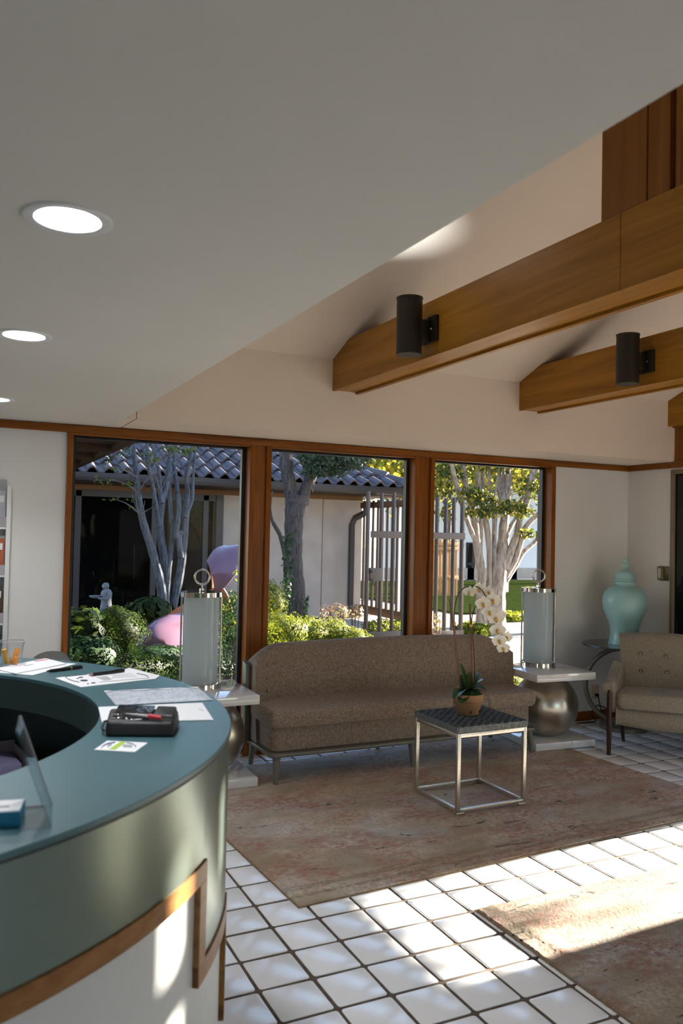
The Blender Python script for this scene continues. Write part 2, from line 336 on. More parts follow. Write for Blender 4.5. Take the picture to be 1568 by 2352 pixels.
# distressed rug
def rug_mat(name, off, k=1.0):
    m, t, b = new_mat(name)
    mp = coords(t); mp.inputs['Location'].default_value = off
    def nz(scale, det, st=(1, 1, 1), dist=0.0, rough=0.6):
        q = coords(t, st); q.inputs['Location'].default_value = off
        n = N(t, 'ShaderNodeTexNoise', Scale=scale, Detail=det, Distortion=dist, Roughness=rough); t.links.new(q.outputs[0], n.inputs['Vector']); return n
    def mul(x, y):
        mu = t.nodes.new('ShaderNodeMath'); mu.operation = 'MULTIPLY'; t.links.new(x, mu.inputs[0]); t.links.new(y, mu.inputs[1]); return mu.outputs[0]
    def mix(a, fac, col, amt):
        mx = t.nodes.new('ShaderNodeMix'); mx.data_type = 'RGBA'
        mu = t.nodes.new('ShaderNodeMath'); mu.operation = 'MULTIPLY'; mu.inputs[1].default_value = amt; t.links.new(fac, mu.inputs[0])
        t.links.new(mu.outputs[0], mx.inputs[0]); t.links.new(a, mx.inputs[6]); mx.inputs[7].default_value = (*col, 1); return mx.outputs[2]
    def rmp(src, lo, hi): r = ramp(t, [(lo, (0, 0, 0)), (hi, (1, 1, 1))]); t.links.new(src, r.inputs[0]); return r.outputs[0]
    base = ramp(t, [(0.35, (0.44, 0.335, 0.22)), (0.50, (0.54, 0.445, 0.34)), (0.65, (0.59, 0.55, 0.51))]); t.links.new(nz(1.5, 4.0, (1, 1.6, 1), 0.4, 0.6).outputs['Fac'], base.inputs[0])
    grain = nz(55, 6.0, (1, 1, 1), 0.0, 0.8); g2 = nz(24, 8.0, (1, 1.6, 1), 0.3, 0.75)
    redm = mul(rmp(nz(2.6, 3.0, (1, 1.3, 1), 0.3).outputs['Fac'], 0.42, 0.56), rmp(g2.outputs['Fac'], 0.44, 0.56))
    darkm = mul(rmp(nz(2.0, 4.0, (1, 2.0, 1), 0.2).outputs['Fac'], 0.42, 0.56), rmp(grain.outputs['Fac'], 0.45, 0.58))
    blkm = mul(rmp(nz(3.6, 7.0, (1, 3.6, 1), 0.9, 0.62).outputs['Fac'], 0.64, 0.665), rmp(g2.outputs['Fac'], 0.38, 0.48))
    c = mix(base.outputs[0], darkm, (0.20, 0.145, 0.09), 0.75)
    c = mix(c, redm, (0.38, 0.13, 0.10), 0.68)
    c = mix(c, blkm, (0.020, 0.018, 0.020), 0.95)
    tcx = t.nodes.new('ShaderNodeTexCoord'); sx3 = t.nodes.new('ShaderNodeSeparateXYZ'); t.links.new(tcx.outputs['Object'], sx3.inputs[0])
    bd = t.nodes.new('ShaderNodeValToRGB'); bd.color_ramp.interpolation = 'LINEAR'; el = bd.color_ramp.elements; el[0].position = 0.0; el[0].color = (0, 0, 0, 1); el[1].position = 1.0; el[1].color = (0, 0, 0, 1)
    for p_, v_ in ((0.06, 0), (0.07, 1), (0.085, 1), (0.095, 0), (0.125, 0), (0.14, 1), (0.165, 0.8), (0.18, 0)): e_ = el.new(p_); e_.color = (v_, v_, v_, 1)
    t.links.new(sx3.outputs['Y'], bd.inputs[0]); c = mix(c, mul(bd.outputs[0], rmp(g2.outputs['Fac'], 0.3, 0.55)), (0.22, 0.16, 0.09), 0.6)
    fin = nz(260, 2.0); f2 = ramp(t, [(0.32, (0.50*k, 0.50*k, 0.50*k)), (0.68, (1.35*k, 1.35*k, 1.35*k))]); t.links.new(grain.outputs['Fac'], f2.inputs[0])
    mm = t.nodes.new('ShaderNodeMix'); mm.data_type = 'RGBA'; mm.blend_type = 'MULTIPLY'; mm.inputs[0].default_value = 1.0
    t.links.new(c, mm.inputs[6]); t.links.new(f2.outputs[0], mm.inputs[7]); t.links.new(mm.outputs[2], b.inputs['Base Color'])
    b.inputs['Roughness'].default_value = 0.95; b.inputs['Specular IOR Level'].default_value = 0.05; b.inputs['Sheen Weight'].default_value = 0.15
    bp = N(t, 'ShaderNodeBump', Strength=0.6, Distance=0.004); t.links.new(fin.outputs['Fac'], bp.inputs['Height']); t.links.new(bp.outputs[0], b.inputs['Normal'])
    return m
# exterior
M['stucco'] = plain('stucco', (0.36, 0.315, 0.285), 0.95, var=0.10, nscale=2.2, bump=0.4, bscale=40)
M['rooftile'] = plain('clay_tile_grey', (0.088, 0.076, 0.084), 0.55, var=0.28, nscale=2.5)
M['gutter'] = plain('gutter_paint', (0.026, 0.022, 0.025), 0.45)
M['frieze'] = wood('frieze_wood', (0.11, 0.055, 0.02), (0.19, 0.10, 0.04), 'x', 0.6, 0.4)
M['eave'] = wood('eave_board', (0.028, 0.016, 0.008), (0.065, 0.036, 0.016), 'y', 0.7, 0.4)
M['taupesteel'] = plain('taupe_steel', (0.082, 0.056, 0.043), 0.55)
M['brownrail'] = wood('fence_rail_wood', (0.07, 0.035, 0.016), (0.13, 0.065, 0.03), 'y', 0.7, 0.4)
M['soil'] = plain('soil', (0.028, 0.020, 0.013), 0.95, var=0.4, nscale=6, bump=0.6, bscale=30)
M['gravel'] = plain('pale_gravel', (0.42, 0.37, 0.30), 1.0, spec=0.1, var=0.25, nscale=30, bump=0.5, bscale=60)
M['lawn'] = plain('lawn', (0.020, 0.030, 0.008), 1.0, spec=0.0, var=0.4, nscale=8, bump=0.6, bscale=80)
M['farground'] = plain('far_paving', (0.26, 0.24, 0.21), 0.9, var=0.15, nscale=0.6)
M['oakbark'] = bark('oak_bark', (0.012, 0.010, 0.010), (0.115, 0.095, 0.088), 34)
M['myrtle'] = bark('grey_smooth_bark', (0.016, 0.019, 0.026), (0.125, 0.14, 0.165), 30)
M['palebark'] = bark('pale_smooth_bark', (0.10, 0.072, 0.055), (0.36, 0.30, 0.245), 16)
M['twig'] = plain('twig', (0.12, 0.10, 0.09), 0.9)
M['box'] = leafm('boxwood_leaf', [(0.007, 0.018, 0.003), (0.022, 0.042, 0.006), (0.07, 0.10, 0.012)])
M['hedge'] = leafm('hedge_leaf', [(0.05, 0.085, 0.010), (0.17, 0.20, 0.016), (0.36, 0.35, 0.04)])
M['darkleaf'] = leafm('dark_leaf', [(0.012, 0.035, 0.012), (0.03, 0.07, 0.02), (0.05, 0.10, 0.03)], 0.3)
M['oakleaf'] = leafm('oak_leaf', [(0.03, 0.055, 0.03), (0.06, 0.09, 0.05), (0.09, 0.12, 0.07)], 0.3)
M['yellowleaf'] = leafm('yellow_leaf', [(0.10, 0.17, 0.02), (0.32, 0.30, 0.03), (0.55, 0.42, 0.05)], 0.5)
M['greenleaf'] = leafm('green_leaf', [(0.02, 0.045, 0.012), (0.06, 0.095, 0.018), (0.20, 0.20, 0.03)], 0.45)
M['rightleaf'] = leafm('turning_leaf', [(0.025, 0.05, 0.012), (0.06, 0.09, 0.018), (0.15, 0.16, 0.025), (0.50, 0.38, 0.05)], 0.5)
M['paleplant'] = leafm('reddish_leaf', [(0.16, 0.07, 0.05), (0.30, 0.22, 0.12), (0.14, 0.17, 0.06)], 0.4)
M['pinksteel'] = plain('pink_painted_steel', (0.18, 0.092, 0.125), 0.22, 0.2, coat=0.15)
M['coral'] = plain('coral_painted_steel', (0.48, 0.14, 0.06), 0.28)
M['stone'] = plain('pale_cast_stone', (0.17, 0.18, 0.20), 0.85, var=0.25, nscale=14)
M['farwhite'] = plain('far_white_wall', (0.66, 0.67, 0.70), 0.9)
M['fenceboard'] = wood('fence_board', (0.26, 0.13, 0.05), (0.44, 0.25, 0.11), 'z', 0.8, 0.4)
M['officeglass'] = pane('office_glass', (0.36, 0.37, 0.39), 1.0, ior=1.13)
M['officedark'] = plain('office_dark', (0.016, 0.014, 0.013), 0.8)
M['officebrown'] = plain('office_brown', (0.10, 0.055, 0.025), 0.7)
M['officetan'] = plain('office_tan', (0.42, 0.28, 0.15), 0.8, var=0.1)
M['officeorange'] = plain('office_orange', (0.45, 0.13, 0.04), 0.7)
M['rackgrey'] = plain('rack_grey', (0.42, 0.44, 0.47), 0.4)

# ================================================================ room shell
WY, XR, XL, YF = 5.40, 5.433, -3.2, -2.6        # window wall, right wall, left wall, wall behind
SOF_Z, SOF_X = 2.21, 0.935                      # flat soffit
HDR_Y, HDR_Z, SLOPE, RIDGE_Y = 4.89, 2.713, 0.386, 1.6
def ceil_z(y): return HDR_Z+SLOPE*((HDR_Y-y) if y >= RIDGE_Y else (HDR_Y-RIDGE_Y)-(RIDGE_Y-y))
YM = 2*RIDGE_Y-HDR_Y                            # mirrored header
RZ = ceil_z(RIDGE_Y)

# floor with single tiles
floor = struct(bx('floor', M['grout'], None, XL, YF, -0.12, XR, WY, -0.0025))
def rug_local(x, y, r):  # inside test
    (ox, oy, a, L, W) = r; dx, dy = x-ox, y-oy; u = dx*math.cos(a)+dy*math.sin(a); v = -dx*math.sin(a)+dy*math.cos(a)
    return 0.1 < u < L-0.1 and 0.1 < v < W-0.1
RUG1 = (1.353, 3.125, math.radians(3.2), 2.90, 1.98)
RUG2 = (2.022, 1.10, math.radians(0.2), 2.75, 1.72)
DC = (-0.429, 2.319)
cells = []
for i in range(int(XL/0.2)-1, 28):
    for j in range(int(YF/0.2)-1, 27):
        x, y = 0.2*i+0.097, 0.2*j+0.122
        if not (XL+0.05 < x < XR-0.02 and YF+0.05 < y < WY-0.02): continue
        px, py, dep = PROJ((x, y, 0))
        vis = dep > 0.3 and -60 < px < 1630 and 1200 < py < 2420
        hid = rug_local(x, y, RUG1) or rug_local(x, y, RUG2) or math.hypot(x-DC[0], y-DC[1]) < 1.2 or px < 500
        cells.append(((1.0/dep**3 if vis and not hid else 0.0), x, y))
cells.sort(reverse=True)
def tile_mesh(k, h=0.0930):
    mb = MB(); n = 16; r = 0.011; pts = []
    g = np.random.default_rng(100+k)
    for q in range(4):
        cx, cy = [(1, 1), (-1, 1), (-1, -1), (1, -1)][q]; hx = h-r+g.uniform(-0.0015, 0.0015)
        for s in range(4):
            a = PI/2*q+PI/2*s/3; pts.append((cx*hx+r*math.cos(a), cy*hx+r*math.sin(a)))
    vs = [(p[0], p[1], -0.004) for p in pts]+[(p[0], p[1], 0.0) for p in pts]+[(p[0]*0.965, p[1]*0.965, 0.0016) for p in pts]
    fs = [(i, (i+1) % n, (i+1) % n+n, i+n) for i in range(n)]+[(i+n, (i+1) % n+n, (i+1) % n+2*n, i+2*n) for i in range(n)]+[tuple(range(2*n, 3*n))]
    return mb.add(vs, fs)
tms = [tile_mesh(k).mesh('tile', M['tile'], ang=60) for k in range(5)]
rest = MB()
for q, (wgt, x, y) in enumerate(cells):
    if q < 300 and wgt > 0:
        t_ = add_obj('tile', tms[q % 5], floor, (x, y, random.uniform(-0.0004, 0.0006)), (random.uniform(-0.003, 0.003), random.uniform(-0.003, 0.003), PI/2*random.randint(0, 3)))
    else:
        rest.box(x-0.0935, y-0.0935, -0.004, x+0.0935, y+0.0935, 0.0012)
tag(rest.build('tile_field', M['tile'], floor, smooth=False), kind='stuff')

# window wall pieces
OPEN = [(0.705, 1.885), (2.045, 3.222), (3.397, 4.555)]
SILL, HEAD, WD = 0.10, 2.145, 0.13
wall_back = struct(MB().box(XL, WY, 0, 0.669, WY+WD, SOF_Z).box(4.598, WY, 0, XR+0.1, WY+WD, SOF_Z)
    .box(0.669, WY+0.02, HEAD, 4.598, WY+WD, SOF_Z).box(0.669, WY+0.02, 0, 4.598, WY+WD, SILL-0.02).build('wall_back', M['plaster'], smooth=False))
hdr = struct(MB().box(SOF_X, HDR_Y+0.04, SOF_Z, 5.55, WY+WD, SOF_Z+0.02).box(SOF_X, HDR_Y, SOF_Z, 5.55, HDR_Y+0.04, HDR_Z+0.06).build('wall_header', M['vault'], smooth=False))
bx('caulk_joint', M['grout'], hdr, 0.994, HDR_Y-0.0012, SOF_Z, 0.9975, HDR_Y+0.0, SOF_Z+0.09)
bx('caulk_joint', M['grout'], hdr, 0.9935, HDR_Y, SOF_Z-0.0010, 0.9975, WY-0.02, SOF_Z)
struct(bx('trim_1', M['trimwood'], None, XL, WY-0.022, 2.158, XR, WY, 2.206, 0.003))
struct(bx('trim_2', M['trimwood'], None, XR-0.022, 4.2, 2.158, XR, WY-0.022, 2.206, 0.003))
struct(bx('baseboard_back', M['trimwood'], None, 4.598, WY-0.014, 0, XR, WY, 0.078, 0.002))
struct(bx('baseboard_left', M['trimwood'], None, XL, WY-0.014, 0, 0.669, WY, 0.078, 0.002))
struct(bx('baseboard_right', M['trimwood'], None, XR-0.014, 4.93, 0, XR, WY-0.014, 0.078, 0.002))
def mullion(n, x0, x1):
    o = struct(bx('trim_%d' % n, M['trimwoodz'], None, x0+0.03, WY-0.006, 0.0, x1-0.03, WY+WD-0.02, 2.158))
    bx('stile', M['trimwoodz'], o, x0, WY-0.028, 0.0, x0+0.037, WY+WD-0.03, 2.158, 0.003)
    bx('stile', M['trimwoodz'], o, x1-0.037, WY-0.028, 0.0, x1, WY+WD-0.03, 2.158, 0.003)
    return o
mullion(3, 1.885, 2.045); mullion(4, 3.222, 3.397)
struct(bx('trim_5', M['trimwoodz'], None, 0.669, WY-0.024, 0, 0.705, WY+WD-0.03, 2.158, 0.003))
struct(bx('trim_6', M['trimwoodz'], None, 4.555, WY-0.024, 0, 4.598, WY+WD-0.03, 2.158, 0.003))
for i, (a, c) in enumerate(OPEN):
    wn = struct(bx('window_%d' % (i+1), M['trimwood'], None, a, WY-0.02, SILL-0.05, c, WY+WD-0.03, SILL, 0.003))
    bx('window_head', M['trimwood'], wn, a, WY-0.02, HEAD, c, WY+WD-0.03, 2.158, 0.002)
    gy = WY+0.085
    for x0, x1, z0, z1 in ((a, a+0.028, SILL, HEAD), (c-0.028, c, SILL, HEAD), (a+0.028, c-0.028, SILL, SILL+0.028), (a+0.028, c-0.028, HEAD-0.012, HEAD)):
        bx('glazing_bar', M['alum'], wn, x0, gy-0.02, z0, x1, gy+0.02, z1)
    MB().add([(a+0.025, gy, SILL+0.025), (c-0.025, gy, SILL+0.025), (c-0.025, gy, HEAD-0.01), (a+0.025, gy, HEAD-0.01)], [(0, 1, 2, 3)]).build('pane', M['glass'], wn, smooth=False, fix=False)

# soffit and vault
struct(MB().box(XL, YF, SOF_Z, SOF_X, WY+WD, SOF_Z+0.10).build('ceiling', M['ceiling'], smooth=False))
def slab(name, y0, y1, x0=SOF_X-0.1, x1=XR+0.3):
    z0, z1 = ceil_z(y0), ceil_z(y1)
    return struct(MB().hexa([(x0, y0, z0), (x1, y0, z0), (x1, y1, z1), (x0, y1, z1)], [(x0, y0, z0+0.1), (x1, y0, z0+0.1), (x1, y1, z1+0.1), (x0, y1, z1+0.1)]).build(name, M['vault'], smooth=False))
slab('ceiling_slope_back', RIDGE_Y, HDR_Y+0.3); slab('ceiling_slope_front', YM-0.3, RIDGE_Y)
struct(MB().box(SOF_X-0.02, YM, SOF_Z+0.1, SOF_X, HDR_Y, 2.75).hexa([(SOF_X-0.02, YM, 2.7), (SOF_X, YM, 2.7), (SOF_X, HDR_Y, 2.7), (SOF_X-0.02, HDR_Y, 2.7)],
    [(SOF_X-0.02, RIDGE_Y-0.02, RZ+0.05), (SOF_X, RIDGE_Y-0.02, RZ+0.05), (SOF_X, RIDGE_Y+0.02, RZ+0.05), (SOF_X-0.02, RIDGE_Y+0.02, RZ+0.05)]).build('wall_gable_left', M['plaster'], smooth=False))
struct(MB().box(SOF_X, YM-0.04, SOF_Z, XR, YM, HDR_Z+0.06).box(SOF_X, YF, SOF_Z, XR, YM-0.04, SOF_Z+0.03).build('wall_header_front', M['plaster'], smooth=False))

# right wall: door opening, low windows and slits added for the low sun, glazed gable above
LW = (2.516, 3.325, 0.03, 0.99)
SLITS = [(1.772, 1.820, 1.45, 1.865), (1.775, 1.816, 1.955, 2.195), (2.008, 2.050, 1.98, 2.195)]  # unseen slits put in to throw sun streaks on the desk front
DOOR = (3.98, 4.918, 0.0, 2.143)
BOUNCE_OPENING = (1.22, 1.70, 0.03, 0.80)  # unseen opening added so its sunlit floor bounces warm light into the room
ys = sorted({YF, WY, LW[0], LW[1], DOOR[0], DOOR[1], BOUNCE_OPENING[0], BOUNCE_OPENING[1]}|{s[0] for s in SLITS}|{s[1] for s in SLITS})
wr = MB()
for y0, y1 in zip(ys[:-1], ys[1:]):
    ym = (y0+y1)/2; hol = [h[2:] for h in [LW, DOOR, BOUNCE_OPENING]+SLITS if h[0] <= ym <= h[1]]
    z = 0.0
    for h0, h1 in sorted(hol):
        if h0 > z: wr.box(XR, y0, z, XR+0.12, y1, h0)
        z = h1
    wr.box(XR, y0, z, XR+0.12, y1, SOF_Z)
struct(wr.build('wall_right', M['plaster'], smooth=False))
GZ = 2.86
struct(MB().box(XR, YF, SOF_Z, XR+0.12, WY+WD, GZ).hexa([(XR, RIDGE_Y, GZ), (XR+0.12, RIDGE_Y, GZ), (XR+0.12, HDR_Y, GZ), (XR, HDR_Y, GZ)], [(XR, RIDGE_Y, RZ), (XR+0.12, RIDGE_Y, RZ), (XR+0.12, HDR_Y, ceil_z(HDR_Y)+0.15), (XR, HDR_Y, ceil_z(HDR_Y)+0.15)])
    .hexa([(XR, YM, GZ), (XR+0.12, YM, GZ), (XR+0.12, RIDGE_Y, GZ), (XR, RIDGE_Y, GZ)], [(XR, YM, ceil_z(YM)+0.15), (XR+0.12, YM, ceil_z(YM)+0.15), (XR+0.12, RIDGE_Y, RZ), (XR, RIDGE_Y, RZ)]).build('wall_gable_right', M['post'], smooth=False))
dr = struct(bx('door_1', M['taupe'], None, XR-0.012, 4.885, 0, XR+0.05, 4.918, 2.143, 0.003))
bx('door_head', M['taupe'], dr, XR-0.012, 3.98, 2.108, XR+0.05, 4.885, 2.143, 0.003)
bx('door_jamb', M['taupe'], dr, XR-0.012, 3.98, 0, XR+0.05, 4.01, 2.108, 0.003)
bx('pane', M['blackglass'], dr, XR+0.012, 4.01, 0.04, XR+0.03, 4.885, 2.108)
bx('bottom_rail', M['alum'], dr, XR+0.0, 4.01, 0.0, XR+0.04, 4.885, 0.04)
def added_window(n, y0, y1, z0, z1):  # out-of-view openings, each placed for the sun it lets through
    f = struct(MB().box(XR-0.01, y0, z0, XR+0.1, y0+0.02, z1).box(XR-0.01, y1-0.02, z0, XR+0.1, y1, z1).box(XR-0.01, y0, z1-0.02, XR+0.1, y1, z1).box(XR-0.01, y0, z0, XR+0.1, y1, z0+0.02).build('window_%d' % n, M['trimwoodz'], smooth=False) if y1-y0 > 0.3 else
        MB().box(XR+0.05, y0, z0, XR+0.052, y0+0.004, z1).build('window_%d' % n, M['trimwoodz'], smooth=False))
    bx('pane', M['clearglass'], f, XR+0.06, y0, z0, XR+0.064, y1, z1)
added_window(4, *LW); added_window(8, *BOUNCE_OPENING); added_window(5, *SLITS[0]); added_window(6, *SLITS[1]); added_window(7, *SLITS[2])

# roof over the flat-ceilinged part and eaves of the room itself
struct(MB().box(XL-0.6, YF-0.6, SOF_Z+0.10, SOF_X-0.1, WY+0.95, SOF_Z+0.22).hexa([(XL-0.6, YF-0.6, 2.45), (SOF_X-0.1, YF-0.6, 2.45), (SOF_X-0.1, WY+0.95, 2.45), (XL-0.6, WY+0.95, 2.45)], [(XL-0.6, 1.2, 4.0), (SOF_X-0.1, 1.2, 4.0), (SOF_X-0.1, 2.0, 4.0), (XL-0.6, 2.0, 4.0)])
    .box(XL, WY+WD, SOF_Z, XR+0.1, WY+WD+0.02, 2.7).box(SOF_X-0.1, HDR_Y+0.32, 2.60, XR+0.7, WY+0.95, 2.72).build('roof', M['gutter'], smooth=False))
ul = thing('added_uplight', 'added lamp hidden above the flat ceiling, throwing the bright ceiling streak', 'light', (SOF_X, 3.35, 2.40))  # lamp and housing put in, out of sight, to streak the sloped ceiling
bx('housing', M['darkmetal'], ul, 0.0, -0.03, -0.04, 0.05, 0.03, 0.03, 0.004)
ud = bpy.data.lights.new('added_streak_bulb', 'SPOT'); ud.energy = 260; ud.spot_size = math.radians(25); ud.spot_blend = 0.9; ud.shadow_soft_size = 0.02; ud.color = (0.86, 0.94, 1.0)
uo = bpy.data.objects.new('added_streak_bulb', ud); COL.objects.link(uo); uo.parent = ul; uo.location = (0.03, 0.02, 0.04)
uo.rotation_euler = (Vector((1.96, 3.69, 3.18))-Vector((SOF_X+0.03, 3.37, 2.44))).to_track_quat('-Z', 'Y').to_euler()
# left wall and the glazed wall behind the camera
struct(bx('wall_left', M['plaster'], None, XL-0.1, YF, 0, XL, WY, SOF_Z, smooth=False))
wf = MB(); FW = [(-3.0, -2.0), (3.3, 5.2)]
wf.box(XL, YF-0.12, 0, XR, YF, 0.25).box(XL, YF-0.12, 2.12, XR, YF, SOF_Z)
xs = [XL]+[v for p in FW for v in p]+[XR]
for k in range(0, len(xs), 2): wf.box(xs[k], YF-0.12, 0.25, xs[k+1], YF, 2.12)
wfo = struct(wf.build('wall_front', M['plaster'], smooth=False))
for k, (a, c) in enumerate(FW):
    o = struct(MB().box(a, YF-0.1, 0.25, a+0.03, YF+0.01, 2.12).box(c-0.03, YF-0.1, 0.25, c, YF+0.01, 2.12).box(a, YF-0.1, 2.09, c, YF+0.01, 2.12).box(a, YF-0.1, 0.25, c, YF+0.01, 0.28).build('window_%d' % (10+k), M['trimwoodz'], smooth=False))
    bx('pane', M['clearglass'], o, a+0.03, YF-0.06, 0.28, c-0.03, YF-0.054, 2.09)

# ceiling beams, king post
BEAMS = [(2.278, 'long oak ceiling beam carrying the boarded post and a cylinder light'), (3.82, 'middle oak ceiling beam carrying one cylinder light'), (5.352, 'oak ceiling beam tight against the right-hand wall, no light')]
for k, (X, lab) in enumerate(BEAMS):
    t_ = thing('ceiling_beam', lab, 'beam', (X, 0, 2.5), group='exposed ceiling beams')
    YB = HDR_Y+0.0
    wdt = 0.2 if k < 2 else 0.08
    yj = 2.318 if k == 0 else 1.9
    def side(x0, x1, y0, y1, z0):
        zt = lambda y: min(0.30, ceil_z(y)-2.5-0.001)
        yk = HDR_Y-(2.80-HDR_Z)/SLOPE
        poly = [(y0, z0), (y1, z0)] + ([(y1, zt(y1)), (yk, 0.30)] if y1 > yk else [(y1, 0.30)]) + [(y0, 0.30)]
        n = len(poly); m_ = MB()
        m_.add([(x0, p[0], p[1]) for p in poly]+[(x1, p[0], p[1]) for p in poly], [tuple(range(n)), tuple(reversed(range(n, 2*n)))]+[(i, i+n, (i+1) % n+n, (i+1) % n) for i in range(n)])
        m_.build('side_board', M['beam'], t_, bevel=0.0015, segs=1)
    side(0, 0.028, yj+0.001, YB, 0.0); side(0, 0.028, -0.5, yj-0.001, 0.0)
    side(wdt-0.028, wdt, 1.85, YB, -0.008); side(wdt-0.028, wdt, -0.5, 1.848, -0.014)
    bx('bottom_board', M['beam'], t_, 0.028, -0.5, 0.006, wdt-0.028, YB, 0.03)
kp = thing('king_post', 'boarded wooden post panel standing on the long ceiling beam', 'post', (2.278, 2.2, 2.80))
def kboard(nm, y0, y1, x0, x1):
    zz = lambda y: ceil_z(y)-2.80-0.0005
    MB().hexa([(x0, y0-2.2, 0), (x1, y0-2.2, 0), (x1, y1-2.2, 0), (x0, y1-2.2, 0)], [(x0, y0-2.2, zz(y0)), (x1, y0-2.2, zz(y0)), (x1, y1-2.2, zz(y1)), (x0, y1-2.2, zz(y1))]).build(nm, M['post'], kp, bevel=0.0015, segs=1)
kboard('board', 2.193, 2.422, 0.0, 0.03); kboard('board', 2.088, 2.190, 0.004, 0.03); kboard('backing', 2.036, 2.422, 0.03, 0.17); kboard('edge_strip', 2.037, 2.058, 0.0, 0.03); kboard('board', 2.193, 2.422, 0.17, 0.2)

# cylinder wall lights on the beams
def cyl_light(X, lab):
    t_ = thing('cylinder_light', lab, 'light', (X, 3.665, 2.5), group='cylinder lights on the beams')
    body = MB().lathe([(0.066, 0.0), (0.068, 0.002), (0.068, 0.296), (0.071, 0.298), (0.071, 0.303), (0.064, 0.303), (0.062, 0.25), (0.0, 0.25)], 36, (-0.118, 0.03, 0.0)).build('body', M['darkmetal'], t_)
    MB().cyl(-0.118, 0.03, 0.0015, 0.006, 0.0655, n=32).build('lens', M['lens'], body)
    bx('bracket', M['darkmetal'], t_, -0.085, -0.025, 0.095, -0.018, 0.055, 0.185, 0.004)
    pl = bx('wall_plate', M['darkmetal'], t_, -0.018, -0.075, 0.072, 0.0, 0.075, 0.208, 0.004)
    bx('rib', M['darkmetal'], pl, -0.024, -0.062, 0.074, -0.017, -0.050, 0.206, 0.002); bx('rib', M['darkmetal'], pl, -0.024, -0.012, 0.074, -0.017, -0.002, 0.206, 0.002)
    MB().sphere((-0.02, -0.03, 0.14), 0.005).build('screw', M['steel'], pl)
    return t_
cyl_light(2.278, 'dark bronze cylinder light mounted on the long ceiling beam')
cyl_light(3.82, 'dark bronze cylinder light mounted on the middle ceiling beam')

# recessed downlights with their lamps
for k, (x, y, lab) in enumerate([(0.212, 1.81, 'lit round recessed downlight over the papers on the desk'), (0.218, 2.985, 'lit round recessed downlight midway between the other two'), (0.205, 4.56, 'lit round recessed downlight closest to the window wall')]):
    t_ = thing('recessed_downlight', lab, 'light', (x, y, SOF_Z), group='recessed ceiling downlights')
    MB().lathe([(0.093, 0.0), (0.0925, -0.004), (0.089, -0.006), (0.069, -0.0035), (0.066, 0.0), (0.0655, 0.006)], 48).build('trim_ring', M['whitepaint'], t_)
    MB().lathe([(0.0, -0.0012), (0.0662, -0.001)], 40).build('diffuser', M['lampglow'], t_)
    ld = bpy.data.lights.new('downlight_bulb', 'SPOT'); ld.energy = 26; ld.spot_size = math.radians(125); ld.spot_blend = 0.7; ld.shadow_soft_size = 0.06; ld.color = (0.92, 0.96, 1.0)
    lo = bpy.data.objects.new('downlight_bulb', ld); COL.objects.link(lo); lo.parent = t_; lo.location = (0, 0, -0.012)

# ================================================================ reception desk
D = thing('reception_desk', 'curved reception desk with teal top, stepped wood inlay and white base', 'desk', (DC[0], DC[1], 0))
A0, A1 = -128, 118
MB().arc(0.812, 1.140, 1.058, 1.070, A0, A1, step=1.5).build('countertop', M['counter'], D, bevel=0.0012, segs=1)
MB().arc(1.136, 1.1408, 1.0545, 1.0590, A0, A1, step=1.5).build('edge_line', M['apronedge'], D)
MB().arc(1.05, 1.128, 0.0, 1.058, A0, A1, step=1.5).build('base_panel', M['deskwhite'], D)
ap = MB().arc(1.127, 1.137, 0.858, 1.055, A0, -35.0, step=1.5).build('apron', M['apron'], D)
MB().arc(1.127, 1.137, 0.652, 1.055, -35.0, -19.4, step=1.5).build('apron', M['apron'], D)
MB().arc(1.127, 1.137, 0.40, 1.055, -19.4, A1, step=1.5).build('apron', M['apron'], D)
for a0, a1, z0, z1 in ((A0, -34.0, 0.820, 0.860), (-36.1, -34.0, 0.612, 0.820), (-36.1, -18.2, 0.610, 0.654), (-20.6, -18.4, 0.372, 0.610), (-20.6, 10, 0.365, 0.405)):
    MB().arc(1.127, 1.1415, z0, z1, a0, a1, step=1.2).build('wood_inlay', M['deskwood'], D, bevel=0.001, segs=1)
MB().arc(0.812, 0.838, 0.965, 1.058, A0, A1, step=1.5).build('inner_lip', M['deskdark'], D)
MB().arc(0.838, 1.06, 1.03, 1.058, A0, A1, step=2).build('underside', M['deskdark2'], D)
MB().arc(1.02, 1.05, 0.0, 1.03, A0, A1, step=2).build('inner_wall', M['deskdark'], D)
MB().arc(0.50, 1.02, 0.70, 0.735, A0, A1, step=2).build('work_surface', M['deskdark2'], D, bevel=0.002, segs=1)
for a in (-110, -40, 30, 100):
    MB().arc(0.56, 1.02, 0.0, 0.70, a-1, a+1, step=1).build('support_panel', M['deskdark2'], D)

